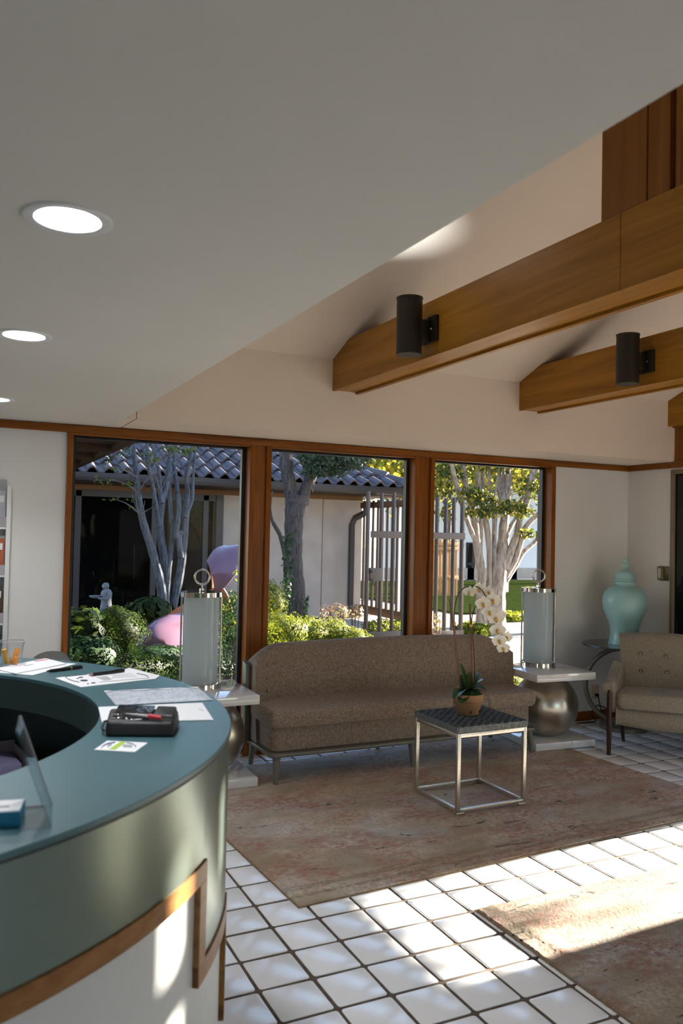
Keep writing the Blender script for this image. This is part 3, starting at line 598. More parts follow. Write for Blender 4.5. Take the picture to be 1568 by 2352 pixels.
TZ = 1.0705
def q5(x, y): return (x/2.8, 1420+y/2.8)
def q7(x, y): return (x/5.2267, 1440+y/5.2267)
def flat(name, mat, label, cat, pts, z=TZ, th=0.0012, group=None, prints=(), parent=None):
    W = [UZ(p[0], p[1], z+th) for p in pts]; c = sum(W)/len(W)
    if parent is None:
        t_ = thing(name, label, cat, (c[0], c[1], z), group=group)
    poly = [(w_[0]-c[0], w_[1]-c[1]) for w_ in W]
    area = sum(poly[i][0]*poly[(i+1) % len(poly)][1]-poly[(i+1) % len(poly)][0]*poly[i][1] for i in range(len(poly)))
    if area < 0: poly.reverse()
    MB().prism(poly, 0, th).build('sheet', mat, t_, smooth=False)
    return t_, c
def printq(t_, c, mat, pts, z, name='print'):
    W = [UZ(p[0], p[1], z) for p in pts]; poly = [(w_[0]-c[0], w_[1]-c[1]) for w_ in W]
    area = sum(poly[i][0]*poly[(i+1) % len(poly)][1]-poly[(i+1) % len(poly)][0]*poly[i][1] for i in range(len(poly)))
    if area < 0: poly.reverse()
    zz = z-t_.location[2]
    return MB().prism(poly, zz-0.0002, zz+0.0001).build(name, mat, t_, smooth=False)
# envelopes
e2, c2 = flat('envelope', M['paper'], 'white envelope lying under another envelope beside the black pen', 'envelope', [q7(420, 415), q7(915, 440), q7(390, 578), q7(-60, 545)], TZ, 0.0012, 'envelopes on the desk')
e1, c1 = flat('envelope', M['paper'], 'white envelope with faint pink stamp on top of another envelope', 'envelope', [q7(545, 375), q7(800, 437), q7(185, 558), q7(-70, 500)], TZ+0.0025, 0.0016, 'envelopes on the desk')
printq(e1, c1, M['inkpink'], [q7(400, 405), q7(560, 385), q7(590, 395), q7(430, 415)], TZ+0.0044, 'pink_stamp')
printq(e1, c1, M['inkgrey'], [q7(285, 462), q7(390, 447), q7(398, 452), q7(295, 468)], TZ+0.0044, 'address_line')
def pen(a, b_, z, label, ring, tipc):
    P, Q = UZ(*a, z+0.005), UZ(*b_, z+0.005); d = Q-P; L = np.linalg.norm(d); az = math.atan2(d[1], d[0])
    t_ = thing('pen', label, 'pen', (P[0], P[1], z), az)
    def cy(x0, x1, r0, r1): return MB().tube([(x0*L, 0, 0.0055), (x1*L, 0, 0.0055)], [r0, r1], 14)
    cy(0.10, 0.66, 0.0052, 0.0054).build('barrel', M['blackplastic'], t_); cy(0.70, 1.0, 0.0054, 0.005).build('cap', M['blackplastic'], t_)
    cy(0.66, 0.70, 0.0055, 0.0055).build('ring', ring, t_); cy(0.0, 0.10, 0.0016, 0.0050).build('tip', tipc, t_)
    MB().box(0.72*L, -0.0015, 0.0108, 0.97*L, 0.0015, 0.0125).build('clip', M['blackplastic'], t_)
pen(q7(560, 533), q7(985, 482), TZ, 'black ballpoint pen with gold ring lying by the envelopes', M['gold'], M['blackplastic'])
fl, cf = flat('flyer', M['paper'], 'white flyer printed with black ornaments under a dark pen', 'flyer', [q5(355, 383), q5(790, 335), q5(830, 318), q5(1028, 368), q5(1000, 388), q5(520, 442), q5(470, 425)], TZ, 0.0014)
FZ = TZ+0.0017
def ring_print(t_, c, mat, cx, cy, rx, ry, z, n=14): return printq(t_, c, mat, [q5(cx+rx*math.cos(2*PI*k/n), cy+ry*math.sin(2*PI*k/n)) for k in range(n)], z, 'ornament')
for cx, cy, rx, ry in ((540, 400, 26, 6), (520, 380, 16, 4), (600, 416, 16, 4), (500, 386, 10, 3), (565, 421, 8, 3)): ring_print(fl, cf, M['ink'], cx, cy, rx, ry, FZ)
def strip(t_, c, mat, pts, wd, z, name='print_line'):
    up = [q5(x, y-wd) for x, y in pts]; lo = [q5(x, y+wd) for x, y in reversed(pts)]
    for k in range(len(pts)-1):
        printq(t_, c, mat, [q5(pts[k][0], pts[k][1]-wd), q5(pts[k+1][0], pts[k+1][1]-wd), q5(pts[k+1][0], pts[k+1][1]+wd), q5(pts[k][0], pts[k][1]+wd)], z, name)
strip(fl, cf, M['ink'], [(420, 378), (440, 392), (475, 404), (510, 410)], 2.2, FZ, 'border_swirl')
strip(fl, cf, M['ink'], [(880, 355), (930, 364), (955, 375), (950, 383)], 2.2, FZ, 'border_swirl')
strip(fl, cf, M['ink'], [(420, 376), (560, 362)], 1.0, FZ, 'border_line'); strip(fl, cf, M['ink'], [(640, 410), (960, 384)], 1.0, FZ, 'border_line')
for k in range(4): strip(fl, cf, M['ink'], [(620+14*k, 381+6*k), (690+10*k, 375+5.4*k)], 1.2, FZ, 'text_line')
for k in range(4): strip(fl, cf, M['inkgrey'], [(720, 366+6*k), (850+10*k, 355+7*k)], 0.7, FZ, 'text_line')
pen(q5(570, 366), q5(797, 337), TZ+0.0016, 'dark pen with rose end lying across the flyer', M['blackplastic'], M['pinkish'])
# crinkled plastic bag
P4 = [UZ(*q5(*p), TZ) for p in ((668, 472), (1270, 445), (1368, 528), (745, 562))]; cb = sum(P4)/4
tb = thing('plastic_bag', 'clear crinkled plastic bag lying flat on the desk top', 'bag', (cb[0], cb[1], TZ))
def bagf(sgn):
    def f(u, v):
        p = (P4[0]*(1-u)+P4[1]*u)*(1-v)+(P4[3]*(1-u)+P4[2]*u)*v
        e = min(u, 1-u, v, 1-v)*6; e = min(1, e)
        hgt = 0.0012+e*(0.004+0.003*math.sin(17*u+9*v)*math.sin(11*v-7*u)+0.002*math.sin(41*u*v+13*u))
        return (p[0]-cb[0], p[1]-cb[1], max(0.0006, hgt) if sgn > 0 else 0.0002)
    return f
bg_ = MB().grid(bagf(1), 60, 24); bg_.grid(bagf(-1), 6, 4); bg_.build('film_sheet', M['bag'], tb, fix=False)
MB().grid(lambda u, v: tuple(np.array(bagf(1)(u, v*0.09))+np.array([0, 0, 0.0012])), 40, 3).build('seal_strip', M['paper'], tb, fix=False)
cd_, cc = flat('card', M['paper'], 'large white card under the black case', 'card', [q5(632, 570), q5(1300, 543), q5(1372, 652), q5(655, 667)], TZ, 0.0016)
for k in range(3): strip(cd_, cc, M['inkgrey'], [(900+25*k, 578-2*k), (945+25*k, 588-2*k)], 0.8, TZ+0.0019, 'print_line')
strip(cd_, cc, M['inkgrey'], [(1275, 585), (1310, 592)], 1.5, TZ+0.0019, 'print_mark')
# black zip case
b0, b1, b2, b3 = [UZ(*q5(*p), TZ) for p in ((672, 765), (1118, 768), (1158, 690), (690, 676))]
ck = (b0+b1+b2+b3)/4
tc_ = thing('zip_case', 'black vinyl zip case with shiny film window and red pencil on top', 'case', (ck[0], ck[1], TZ))
def cp(u, v, z): p = (b0*(1-u)+b1*u)*(1-v)+(b3*(1-u)+b2*u)*v; return (p[0]-ck[0], p[1]-ck[1], z)
MB().hexa([cp(0, 0, 0.0005), cp(1, 0, 0.0005), cp(1, 1, 0.0005), cp(0, 1, 0.0005)], [cp(0.015, 0.08, 0.034), cp(0.985, 0.08, 0.034), cp(0.97, 0.94, 0.043), cp(0.04, 0.94, 0.040)]).build('body', M['blackvinyl'], tc_, bevel=0.008, segs=3)
MB().hexa([cp(0.07, 0.18, 0.033), cp(0.62, 0.18, 0.033), cp(0.66, 0.95, 0.040), cp(0.14, 0.95, 0.040)], [cp(0.07, 0.22, 0.038), cp(0.62, 0.22, 0.038), cp(0.66, 0.92, 0.050), cp(0.16, 0.92, 0.050)]).build('film_window', M['film'], tc_, bevel=0.003)
MB().hexa([cp(0.66, 0.35, 0.034), cp(0.97, 0.3, 0.034), cp(0.96, 0.95, 0.04), cp(0.68, 0.95, 0.04)], [cp(0.67, 0.4, 0.044), cp(0.95, 0.36, 0.044), cp(0.95, 0.9, 0.050), cp(0.69, 0.9, 0.050)]).build('flap', M['blackvinyl'], tc_, bevel=0.004)
MB().tube([cp(0.02, 0.5, 0.022), cp(-0.03, 0.5, 0.02), cp(-0.05, 0.3, 0.012), cp(-0.02, 0.1, 0.012)], 0.003, 8).build('wrist_strap', M['blackvinyl'], tc_)
def cpz(u, v, z): p = cp(u, v, z); return np.array([p[0]+ck[0], p[1]+ck[1], p[2]+TZ])
pa, pb = cpz(0.28, 0.30, 0.046), cpz(0.80, 0.12, 0.042)
tp = thing('pencil', 'slim pencil with red grip lying on the black case', 'pencil', tuple(pa))
dd = pb-pa
MB().tube([(0, 0, 0), dd*0.64], [0.001, 0.0042], 10).build('shaft', M['acrylicedge'], tp); MB().tube([dd*0.64, dd*0.68, dd], [0.0046, 0.0062, 0.0048], 10).build('grip', M['red'], tp)
# small printed card
st, cs = flat('sticker', M['paper'], 'small white sticker with lime stripe and dark arcs on the desk top', 'sticker', [q5(605, 845), q5(690, 787), q5(950, 800), q5(866, 860)], TZ, 0.0008)
SZ = TZ+0.0011
printq(st, cs, M['lime'], [q5(700, 842), q5(775, 793), q5(812, 796), q5(742, 844)], SZ, 'lime_stripe')
arc1 = [(650, 838), (660, 822), (690, 806), (740, 797)]; strip(st, cs, M['navy'], arc1, 4, SZ, 'dark_arc')
strip(st, cs, M['navy'], [(812, 799), (850, 806), (875, 822), (868, 832)], 3, SZ, 'dark_arc')
strip(st, cs, M['inkgrey'], [(690, 822), (720, 808)], 8, SZ, 'grey_mark'); strip(st, cs, M['inkgrey'], [(790, 820), (850, 822)], 9, SZ, 'grey_mark')
# acrylic sign holder, seen nearly edge-on, and a blue box
sb = UZ(116, 1852, TZ); stp = np.array([sb[0]-0.075, sb[1]-0.005, TZ+0.16])
for _ in range(60):   # slide the top so that it lands where the photo shows it, keeping the panel 0.19 m long
    px, py, dp = PROJ(stp); stp = stp+np.array([(43-px)*dp/FPX*0.5, 0, -(1645-py)*dp/FPX*0.5])
sg = thing('sign_holder', 'slanted clear acrylic sign holder on the desk beside the blue box', 'sign holder', (sb[0], sb[1], TZ))
tv = stp-sb; fw = np.array([-sb[0], -sb[1], 0.0]); fw = fw/np.linalg.norm(fw)*0.11; nrm = np.cross(tv, fw); nrm = nrm/np.linalg.norm(nrm)*0.0035
def slabp(nm, mat, o, a, b_, n_, par):
    c_ = [o, o+a, o+a+b_, o+b_]; MB().hexa([tuple(p) for p in c_], [tuple(p+n_) for p in c_]).build(nm, mat, par)
slabp('panel', M['acrylic'], np.zeros(3), fw, tv, nrm, sg)
slabp('panel_edge', M['acrylicedge'], fw*-0.01, fw*0.012, tv, nrm*1.25, sg)
slabp('foot', M['acrylic'], np.array([0, 0, 0.0005]), fw, np.array([-0.07, 0.012, 0]), np.array([0, 0, 0.003]), sg)
slabp('foot_edge', M['acrylicedge'], np.array([0, 0, 0.0005]), fw*0.012, np.array([-0.07, 0.012, 0]), np.array([0, 0, 0.003]), sg)
g0 = UZ(46, 1899, TZ); bb = thing('card_box', 'blue card box with white top standing on the desk', 'box', (g0[0], g0[1], TZ), math.radians(-12))
bx('box_body', M['bluecard'], bb, -0.16, 0.0, 0.0, 0.0, 0.06, 0.024, 0.001); bx('box_top', M['paper'], bb, -0.158, 0.002, 0.024, -0.002, 0.058, 0.0255)
bx('printed_mark', M['inkgrey'], bb, -0.05, 0.02, 0.0255, -0.02, 0.03, 0.0257)
# things on the inner work surface
tr = UZ(30, 1768, 0.74); ty = thing('document_tray', 'clear document tray with lilac papers on the inner work surface', 'tray', (tr[0]-0.09, tr[1]+0.02, 0.7355), math.radians(8))
bx('tray_base', M['acrylicedge'], ty, -0.16, -0.11, 0.0, 0.12, 0.11, 0.006, 0.002); bx('back_wall', M['acrylicedge'], ty, -0.16, 0.105, 0.006, 0.12, 0.11, 0.07)
for s_ in (-0.155, 0.115): bx('side_wall', M['acrylicedge'], ty, s_, -0.11, 0.006, s_+0.005, 0.105, 0.06)
pp = thing('paper_stack', 'stack of lilac papers lying in the document tray', 'papers', (tr[0]-0.10, tr[1]+0.02, 0.742), math.radians(8)); bx('sheets', M['lilac'], pp, -0.13, -0.09, 0, 0.11, 0.09, 0.03, 0.001)
kb = UZ(95, 1750, 0.74); kk = thing('keyboard', 'black keyboard in the shadow of the inner work surface', 'keyboard', (kb[0]-0.10, kb[1]+0.33, 0.7355), math.radians(60))
bx('case', M['blackplastic'], kk, -0.2, -0.06, 0, 0.2, 0.06, 0.016, 0.003)
for r_ in range(4): bx('key_row', M['deskdark2'], kk, -0.19, -0.05+0.025*r_, 0.016, 0.19, -0.03+0.025*r_, 0.02, 0.001)

# cup with fruit
cu = UZ(25, 1529, TZ); cu_t = thing('plastic_cup', 'clear plastic cup holding orange fruit pieces on the desk', 'cup', (cu[0], cu[1], TZ))
MB().lathe([(0.030, 0.0005), (0.0315, 0.003), (0.040, 0.074), (0.0435, 0.076), (0.0437, 0.084), (0.0415, 0.086), (0.0405, 0.078), (0.0385, 0.073), (0.0300, 0.004), (0.0, 0.003)], 40).build('cup_wall', M['acrylic'], cu_t)
MB().tube([(0.0432*math.cos(2*PI*k/32), 0.0432*math.sin(2*PI*k/32), 0.085) for k in range(32)], 0.0016, 6, closed=True).build('rim', M['acrylicedge'], cu_t)
for k, (x, y, z, rx, ry, mt, nm) in enumerate([(-0.012, 0.0, 0.008, 0.25, -0.25, 'orange2', 'yellow fruit stick leaning left inside the plastic cup'), (0.008, 0.006, 0.012, -0.2, 0.42, 'orange', 'orange fruit stick leaning right inside the plastic cup'), (0.012, -0.010, 0.006, 0.1, 0.1, 'orange', 'short orange fruit chunk low in the plastic cup'), (0.003, 0.012, 0.006, 0.3, 0.0, 'orange', 'rounded orange fruit piece at the bottom of the cup')]):
    hh = (0.055, 0.048, 0.026, 0.020)[k]
    f_ = MB().box(-0.0085, -0.0065, 0, 0.0085, 0.0065, hh).build('fruit_piece', M[mt], None, bevel=0.003)
    f_.location = (cu[0]+x, cu[1]+y, TZ+z); f_.rotation_euler = (rx, ry, 0.4*k); tag(f_, nm, 'fruit', 'fruit pieces in the cup')

# office chair behind the desk
oc = UY(65, 1502, 4.35); ch = thing('office_chair', 'office chair with grey mesh back behind the desk', 'chair', (oc[0], 4.35, 0), math.radians(150))
zt = oc[2]-0.03
MB().grid(lambda u, v: (-0.12+0.24*u, -0.22-0.05*math.sin(PI*u)-0.03*v, 0.5+(zt-0.5)*v-0.06*v*(abs(2*u-1)**3)), 13, 9).grid(lambda u, v: (0.12-0.24*u, -0.235-0.05*math.sin(PI*u)-0.03*v, 0.5+(zt-0.5)*v-0.06*v*(abs(2*u-1)**3)), 13, 9).build('back', M['meshfabric'], ch, fix=False)
bx('seat', M['meshfabric'], ch, -0.24, -0.22, 0.42, 0.24, 0.24, 0.49, 0.03, segs=3)
MB().cyl(0, 0, 0.06, 0.42, 0.025).build('column', M['blackplastic'], ch)
for k in range(5):
    a = 2*PI*k/5; MB().tube([(0, 0, 0.09), (0.28*math.cos(a), 0.28*math.sin(a), 0.06)], [0.025, 0.015], 8).build('base_arm', M['blackplastic'], ch)
    MB().sphere((0.28*math.cos(a), 0.28*math.sin(a), 0.03), 0.03, 10, 6).build('caster', M['blackplastic'], ch)

# brochure rack on the wall left of the windows
rk = thing('brochure_rack', 'white wall brochure rack at the edge beside the window', 'rack', (0, WY, 0))
xr0 = UY(21, 1300, WY-0.06)[0]
bx('side_panel', M['whitepaint'], rk, xr0-0.026, -0.075, 0.62, xr0, 0.0, 1.80, 0.004)
bx('back_panel', M['rackgrey'], rk, xr0-0.62, -0.02, 0.62, xr0-0.026, 0.0, 1.84, 0.002)
for k, z in enumerate((0.68, 0.97, 1.26, 1.55)):
    bx('shelf', M['whitepaint'], rk, xr0-0.62, -0.07, z-0.015, xr0-0.026, -0.02, z, 0.002)
    bx('front_lip', M['acrylicedge'], rk, xr0-0.62, -0.072, z, xr0-0.026, -0.069, z+0.06)
for k, (z, mt, lab) in enumerate([(0.68, 'darkleaf', 'dark green brochure on the lowest shelf of the rack'), (0.97, 'officebrown', 'brown brochure on the second shelf of the rack'), (1.26, 'coral', 'red and white brochure on the third shelf of the rack'), (1.55, 'paper2', 'grey brochure on the top shelf of the rack')]):
    bo = thing('brochure', lab, 'brochure', (xr0-0.14, WY-0.045, z), 0, 'brochures in the rack')
    bx('cover', M[mt] if mt != 'darkleaf' else M['deskdark'], bo, -0.1, -0.003, 0.0, 0.11, 0.003, 0.22); bx('title_block', M['paper'], bo, -0.08, -0.0045, 0.15, 0.1, -0.003, 0.19)

# ================================================================ rugs
def make_rug(name, label, r, off, ridge=False):
    ox, oy, a, L, W = r
    t_ = thing(name, label, 'rug', (ox, oy, 0.0018), a, 'distressed rugs')
    nx, ny = int(L/0.011), int(W/0.011); g = np.random.default_rng(int(off[0]*10)+3)
    X, Y = np.meshgrid(np.linspace(0, L, nx), np.linspace(0, W, ny))
    Z = 0.0105+g.uniform(-0.0006, 0.0006, X.shape)
    Z += 0.0012*np.sin(X*7.3+1)*np.sin(Y*9.1)
    if ridge: Z += (0.0045+0.0015*np.sin(Y*23)*np.sin(Y*9))*np.exp(-((X-0.085-0.015*np.sin(Y*6))/0.035)**2)
    X = X+g.uniform(-0.003, 0.003, X.shape); Y = Y+g.uniform(-0.003, 0.003, X.shape)
    e = (np.arange(nx)[None, :] % (nx-1) == 0)|(np.arange(ny)[:, None] % (ny-1) == 0); Z[e] = 0.0
    e2 = (np.minimum(np.arange(nx), nx-1-np.arange(nx))[None, :] == 1)|(np.minimum(np.arange(ny), ny-1-np.arange(ny))[:, None] == 1)
    v = np.stack([X, Y, Z], -1).reshape(-1, 3); idx = np.arange(nx*ny).reshape(ny, nx)
    f = np.stack([idx[:-1, :-1], idx[:-1, 1:], idx[1:, 1:], idx[1:, :-1]], -1).reshape(-1, 4)
    me = bpy.data.meshes.new('pile'); me.from_pydata(v.tolist(), [], f.tolist()); me.materials.append(rug_mat(name+'_wool', off, 0.72 if ridge else 1.0)); me.update()
    add_obj('pile', me, t_)
    B = MB()
    for x0, y0, x1, y1 in ((0, 0.0, L, 0.006), (0, W-0.006, L, W), (0, 0.006, 0.006, W-0.006), (L-0.006, 0.006, L, W-0.006)): B.box(x0, y0, 0, x1, y1, 0.006)
    B.build('binding', plain(name+'_binding', (0.22, 0.155, 0.09), 0.95, var=0.2, nscale=50), t_, smooth=False)
    return t_
make_rug('area_rug', 'large faded beige and rose rug under the sofa and cube table', RUG1, (0.7, 0.2, 0))
make_rug('area_rug', 'faded beige rug crossed by the sun patch, lying on bare tiles', RUG2, (3.1, 5.3, 0), True)

# ================================================================ sofa
SX, SY = 1.825, 4.675      # front-left corner of the rail
sf = thing('sofa', 'long taupe tweed sofa without arms, olive-grey rail and legs', 'sofa', (SX, SY, 0))
SW, SDp = 2.035, 0.53
def rrect(x0, y0, x1, y1, r, n=6):
    out = []
    for cx, cy, a0 in ((x1-r, y1-r, 0), (x0+r, y1-r, 90), (x0+r, y0+r, 180), (x1-r, y0+r, 270)):
        for k in range(n+1): a = math.radians(a0+90*k/n); out.append((cx+r*math.cos(a), cy+r*math.sin(a)))
    return out
MB().prism(rrect(-0.005, 0, SW, SDp, 0.045), 0.168, 0.192).build('rail', M['sofaframe'], sf, bevel=0.005)
for lx, ly, zb in ((0.045, 0.035, 0.014), (1.01, 0.035, 0.014), (SW-0.05, 0.035, 0.014), (0.06, SDp-0.035, 0.0), (1.01, SDp-0.035, 0.0), (SW-0.05, SDp-0.035, 0.0)):
    sgn = -0.03 if ly < 0.2 else 0.02
    MB().tube([(lx-0.012*(1 if lx < 0.5 else (-1 if lx > 1.5 else 0)), ly+sgn*0.7, zb), (lx, ly, 0.170)], [0.0145, 0.026], 16).build('leg', M['sofaframe'], sf)
MB().prism(rrect(0.02, 0.045, SW-0.02, SDp-0.02, 0.05), 0.192, 0.352).build('seat_base', M['sofa'], sf, bevel=0.014, segs=3)
# loose seat cushion with rounded, slightly domed sides
def cushion(poly_r, x0, y0, x1, y1, z0, z1, puff=0.02, nu=64, nv=14, corner=0.07):
    mb = MB(); outl = rrect(x0, y0, x1, y1, corner, 8); c = ((x0+x1)/2, (y0+y1)/2); n = len(outl); rings = []
    for k in range(nv+1):
        t = k/nv; a = PI*t; z = (z0+z1)/2-math.cos(a)*(z1-z0)/2; s = abs(math.sin(a))**0.45
        inset = poly_r*(1-s)
        ring = []
        for (px, py) in outl:
            dx, dy = px-c[0], py-c[1]; l = math.hypot(dx, dy)
            fx = max(0, abs(dx)-inset)/max(1e-6, abs(dx)) if abs(dx) > 1e-6 else 1; fy = max(0, abs(dy)-inset)/max(1e-6, abs(dy)) if abs(dy) > 1e-6 else 1
            ring.append((c[0]+dx*fx, c[1]+dy*fy, z))
        rings.append(ring)
    vs = [p for r in rings for p in r]; fs = [(i*n+k, i*n+(k+1) % n, (i+1)*n+(k+1) % n, (i+1)*n+k) for i in range(nv) for k in range(n)]
    fs += [tuple(reversed(range(n))), tuple(nv*n+k for k in range(n))]
    return mb.add(vs, fs)
cushion(0.03, -0.005, -0.012, SW+0.01, SDp-0.06, 0.345, 0.452, corner=0.075).build('seat_cushion', M['sofa'], sf, ang=60)
# back with a soft arched top and ends that wrap forward
def top_z(u):
    e = min(u, 1-u)*SW
    return 0.775+0.022*math.sin(PI*u) if e > 0.22 else 0.775+0.022*math.sin(PI*u)-0.095*(1-e/0.22)**2
def backp(u, v, side):   # v 0 bottom .. 1 top ; side 0 front 1 rear
    x = 0.0+(SW+0.03)*u; e = min(u, 1-u)*SW
    wrap = 0.10*max(0, 1-e/0.20)**2
    lean = 0.055*v
    y = SDp-0.155-wrap+lean+0.012*math.sin(PI*v) if side == 0 else SDp-0.045+lean*0.9-wrap*0.25
    z = 0.20+(top_z(u)-0.20)*v
    return (x, y, z)
mb = MB(); nu, nv = 70, 10
loop = []
for i in range(nu):
    u = i/(nu-1); prof = [backp(u, k/nv, 0) for k in range(nv+1)]
    a, b_ = backp(u, 1, 0), backp(u, 1, 1)
    for k in range(1, 7):
        s = k/7; prof.append((a[0], a[1]*(1-s)+b_[1]*s, a[2]+0.024*math.sin(PI*s)))
    prof += [backp(u, 1-k/nv, 1) for k in range(nv+1)]
    loop.append(prof)
m_ = len(loop[0]); vs = [p for pr in loop for p in pr]
fs = [(i*m_+k, (i+1)*m_+k, (i+1)*m_+k+1, i*m_+k+1) for i in range(nu-1) for k in range(m_-1)]
fs += [(i*m_, i*m_+m_-1, (i+1)*m_+m_-1, (i+1)*m_) for i in range(nu-1)]
fs += [tuple(range(m_)), tuple(reversed([(nu-1)*m_+k for k in range(m_)]))]
bk = mb.add(vs, fs).build('backrest', M['sofa'], sf, ang=70)
for uu in (0.052,):
    for k, vv in enumerate((0.55, 0.70, 0.85)):
        p = backp(uu, vv, 0); bn = MB().sphere((p[0], p[1]-0.002, p[2]), (0.0025, 0.005, 0.009), 10, 6).build('button', M['darkleg'], bk)
for x in (-0.022, SW+0.022):
    MB().hexa([(x-0.016, SDp-0.13, 0.185), (x+0.018, SDp-0.13, 0.185), (x+0.018, SDp-0.05, 0.185), (x-0.016, SDp-0.05, 0.185)], [(x-0.016, SDp-0.125, 0.685), (x+0.018, SDp-0.125, 0.685), (x+0.018, SDp-0.05, 0.70), (x-0.016, SDp-0.05, 0.70)]).build('end_post', M['sofaframe'], sf, bevel=0.004)

# ================================================================ side tables and lamps
def side_table(loc, rz, lab):
    t_ = thing('side_table', lab, 'side table', loc, rz, 'sphere side tables')
    s = 0.26
    bx('top_slab', M['lacquer'], t_, -s, -s, 0.4925, s, s, 0.5475, 0.003)
    base = bx('base_slab', M['lacquer'], t_, -s, -s, 0.0, s, s, 0.052, 0.003)
    R_ = 0.243
    prof = [(0.0, 0.052)]+[(R_*math.cos(a), 0.272+R_*math.sin(a)) for a in np.linspace(-1.15, 1.15, 40)]+[(0.0, 0.4925)]
    prof = [(r, min(max(z, 0.052), 0.4925)) for r, z in prof]
    MB().lathe(prof, 64).build('sphere', M['silver'], t_, ang=50)
    return t_
side_table((1.488, 4.952, 0.0125), math.radians(-1.0), 'white slab side table on a silver sphere between desk and sofa')
side_table((4.152, 4.940, 0.0125), math.radians(-4.5), 'white slab side table on a silver sphere between sofa and jar')
def table_lamp(x, y, lab):
    t_ = thing('table_lamp', lab, 'lamp', (x, y, 0.5602), 0, 'aqua glass column lamps')
    R_ = 0.128; Hh = 0.605
    bs = MB().lathe([(0.0, 0.0), (R_+0.006, 0.0), (R_+0.006, 0.030), (R_, 0.032), (0.0, 0.032)], 56).build('base_band', M['chrome'], t_)
    MB().lathe([(R_-0.016, 0.032), (R_-0.016, Hh-0.030)], 56).build('glass_column', M['lampglass'], t_)
    MB().lathe([(0.0, Hh-0.032), (R_, Hh-0.032), (R_+0.006, Hh-0.030), (R_+0.006, Hh-0.002), (R_+0.004, Hh), (0.0, Hh)], 56).build('top_band', M['chrome'], t_)
    for a in (152, 332): MB().tube([((R_-0.001)*math.cos(math.radians(a)), (R_-0.001)*math.sin(math.radians(a)), 0.03), ((R_-0.001)*math.cos(math.radians(a)), (R_-0.001)*math.sin(math.radians(a)), Hh-0.03)], 0.006, 10).build('side_rod', M['chrome'], t_)
    MB().cyl(0, 0, 0.035, Hh-0.03, 0.008).build('inner_rod', M['brass'], t_)
    fn = bx('finial_block', M['chrome'], t_, -0.014, -0.014, Hh, 0.014, 0.014, Hh+0.018, 0.002)
    MB().cyl(0, 0, Hh+0.018, Hh+0.045, 0.005).build('finial_stem', M['chrome'], fn)
    yaw_ = math.atan2(x, y)
    MB().tube([(0.047*math.cos(2*PI*k/40)*math.cos(0.15+yaw_), -0.047*math.cos(2*PI*k/40)*math.sin(0.15+yaw_), Hh+0.091+0.047*math.sin(2*PI*k/40)) for k in range(40)], 0.0065, 10, closed=True).build('finial_ring', M['chrome'], fn)
    return t_
table_lamp(1.475, 5.07, 'aqua glass column lamp with ring finial behind the reception desk')
table_lamp(4.178, 5.07, 'aqua glass column lamp with ring finial between sofa and corner jar')
def cord(name, lab, pts, r, mat): 
    P = [np.array(p, float) for p in pts]; out = []
    for i in range(len(P)-1):
        p0, p1, p2, p3 = P[max(i-1, 0)], P[i], P[i+1], P[min(i+2, len(P)-1)]
        for k in range(8):
            t = k/8; out.append(0.5*((2*p1)+(p2-p0)*t+(2*p0-5*p1+4*p2-p3)*t*t+(3*p1-p0-3*p2+p3)*t**3))
    out.append(P[-1])
    return tag(MB().tube(out, r, 7).build(name, mat), lab, 'cord')
cord('lamp_cord', 'thin pale cord hanging behind the side table beside the sofa', [(1.60, 5.18, 0.562), (1.70, 5.20, 0.567), (1.765, 5.235, 0.54), (1.775, 5.25, 0.35), (1.79, 5.25, 0.16), (1.80, 5.235, 0.05), (1.87, 5.25, 0.006), (1.98, 5.23, 0.006)], 0.003, M['whitecord'])
cord('lamp_cord', 'thin pale cord lying on the side table by the corner jar', [(4.29, 5.14, 0.564), (4.34, 5.17, 0.564), (4.40, 5.15, 0.564), (4.428, 5.14, 0.562), (4.45, 5.16, 0.5), (4.47, 5.25, 0.3), (4.5, 5.30, 0.02)], 0.003, M['whitecord'])
for x, y, lab in ((1.655, 5.165, 'small clear switch on the side table between desk and sofa'), (4.33, 5.10, 'small clear switch on the side table by the corner jar')):
    s_ = thing('cord_switch', lab, 'switch', (x, y, 0.5603), 0.2); bx('switch_body', M['whitepaint'], s_, -0.03, -0.013, 0, 0.03, 0.013, 0.014, 0.003); bx('rocker', M['acrylicedge'], s_, -0.008, -0.006, 0.014, 0.008, 0.006, 0.017, 0.001)

# ================================================================ cube table
ct = thing('cube_table', 'small cube table with steel frame and dark woven top', 'side table', (2.575, 3.785, 0.0135), math.radians(0.6))
CW, CD, HT = 0.478, 0.452, 0.486; b_ = 0.021
for x in (0, CW-b_):
    for y in (0, CD-b_): bx('leg', M['steel'], ct, x, y, 0.012, x+b_, y+b_, HT-0.042, 0.001)
for z in (0.012, HT-0.042-b_):
    for y in (0, CD-b_): bx('rail', M['steel'], ct, b_, y, z, CW-b_, y+b_, z+b_, 0.001)
    for x in (0, CW-b_): bx('rail', M['steel'], ct, x, b_, z, x+b_, CD-b_, z+b_, 0.001)
for x in (0, CW-0.05):
    for y in (0, CD-0.012): bx('foot', M['steel'], ct, x, y, 0, x+0.05, y+0.012, 0.012, 0.001)
    for y in (0.012, CD-0.05): bx('foot', M['steel'], ct, x if x == 0 else CW-0.012, y, 0, (x if x == 0 else CW-0.012)+0.012, y+0.038, 0.012, 0.001)
core = bx('top_board', M['woven2'], ct, -0.002, -0.002, HT-0.042, CW+0.002, CD+0.002, HT-0.006, 0.004)
M['woven0'] = plain('woven_cord_dark', (0.035, 0.042, 0.048), 0.9, var=0.3, nscale=90)
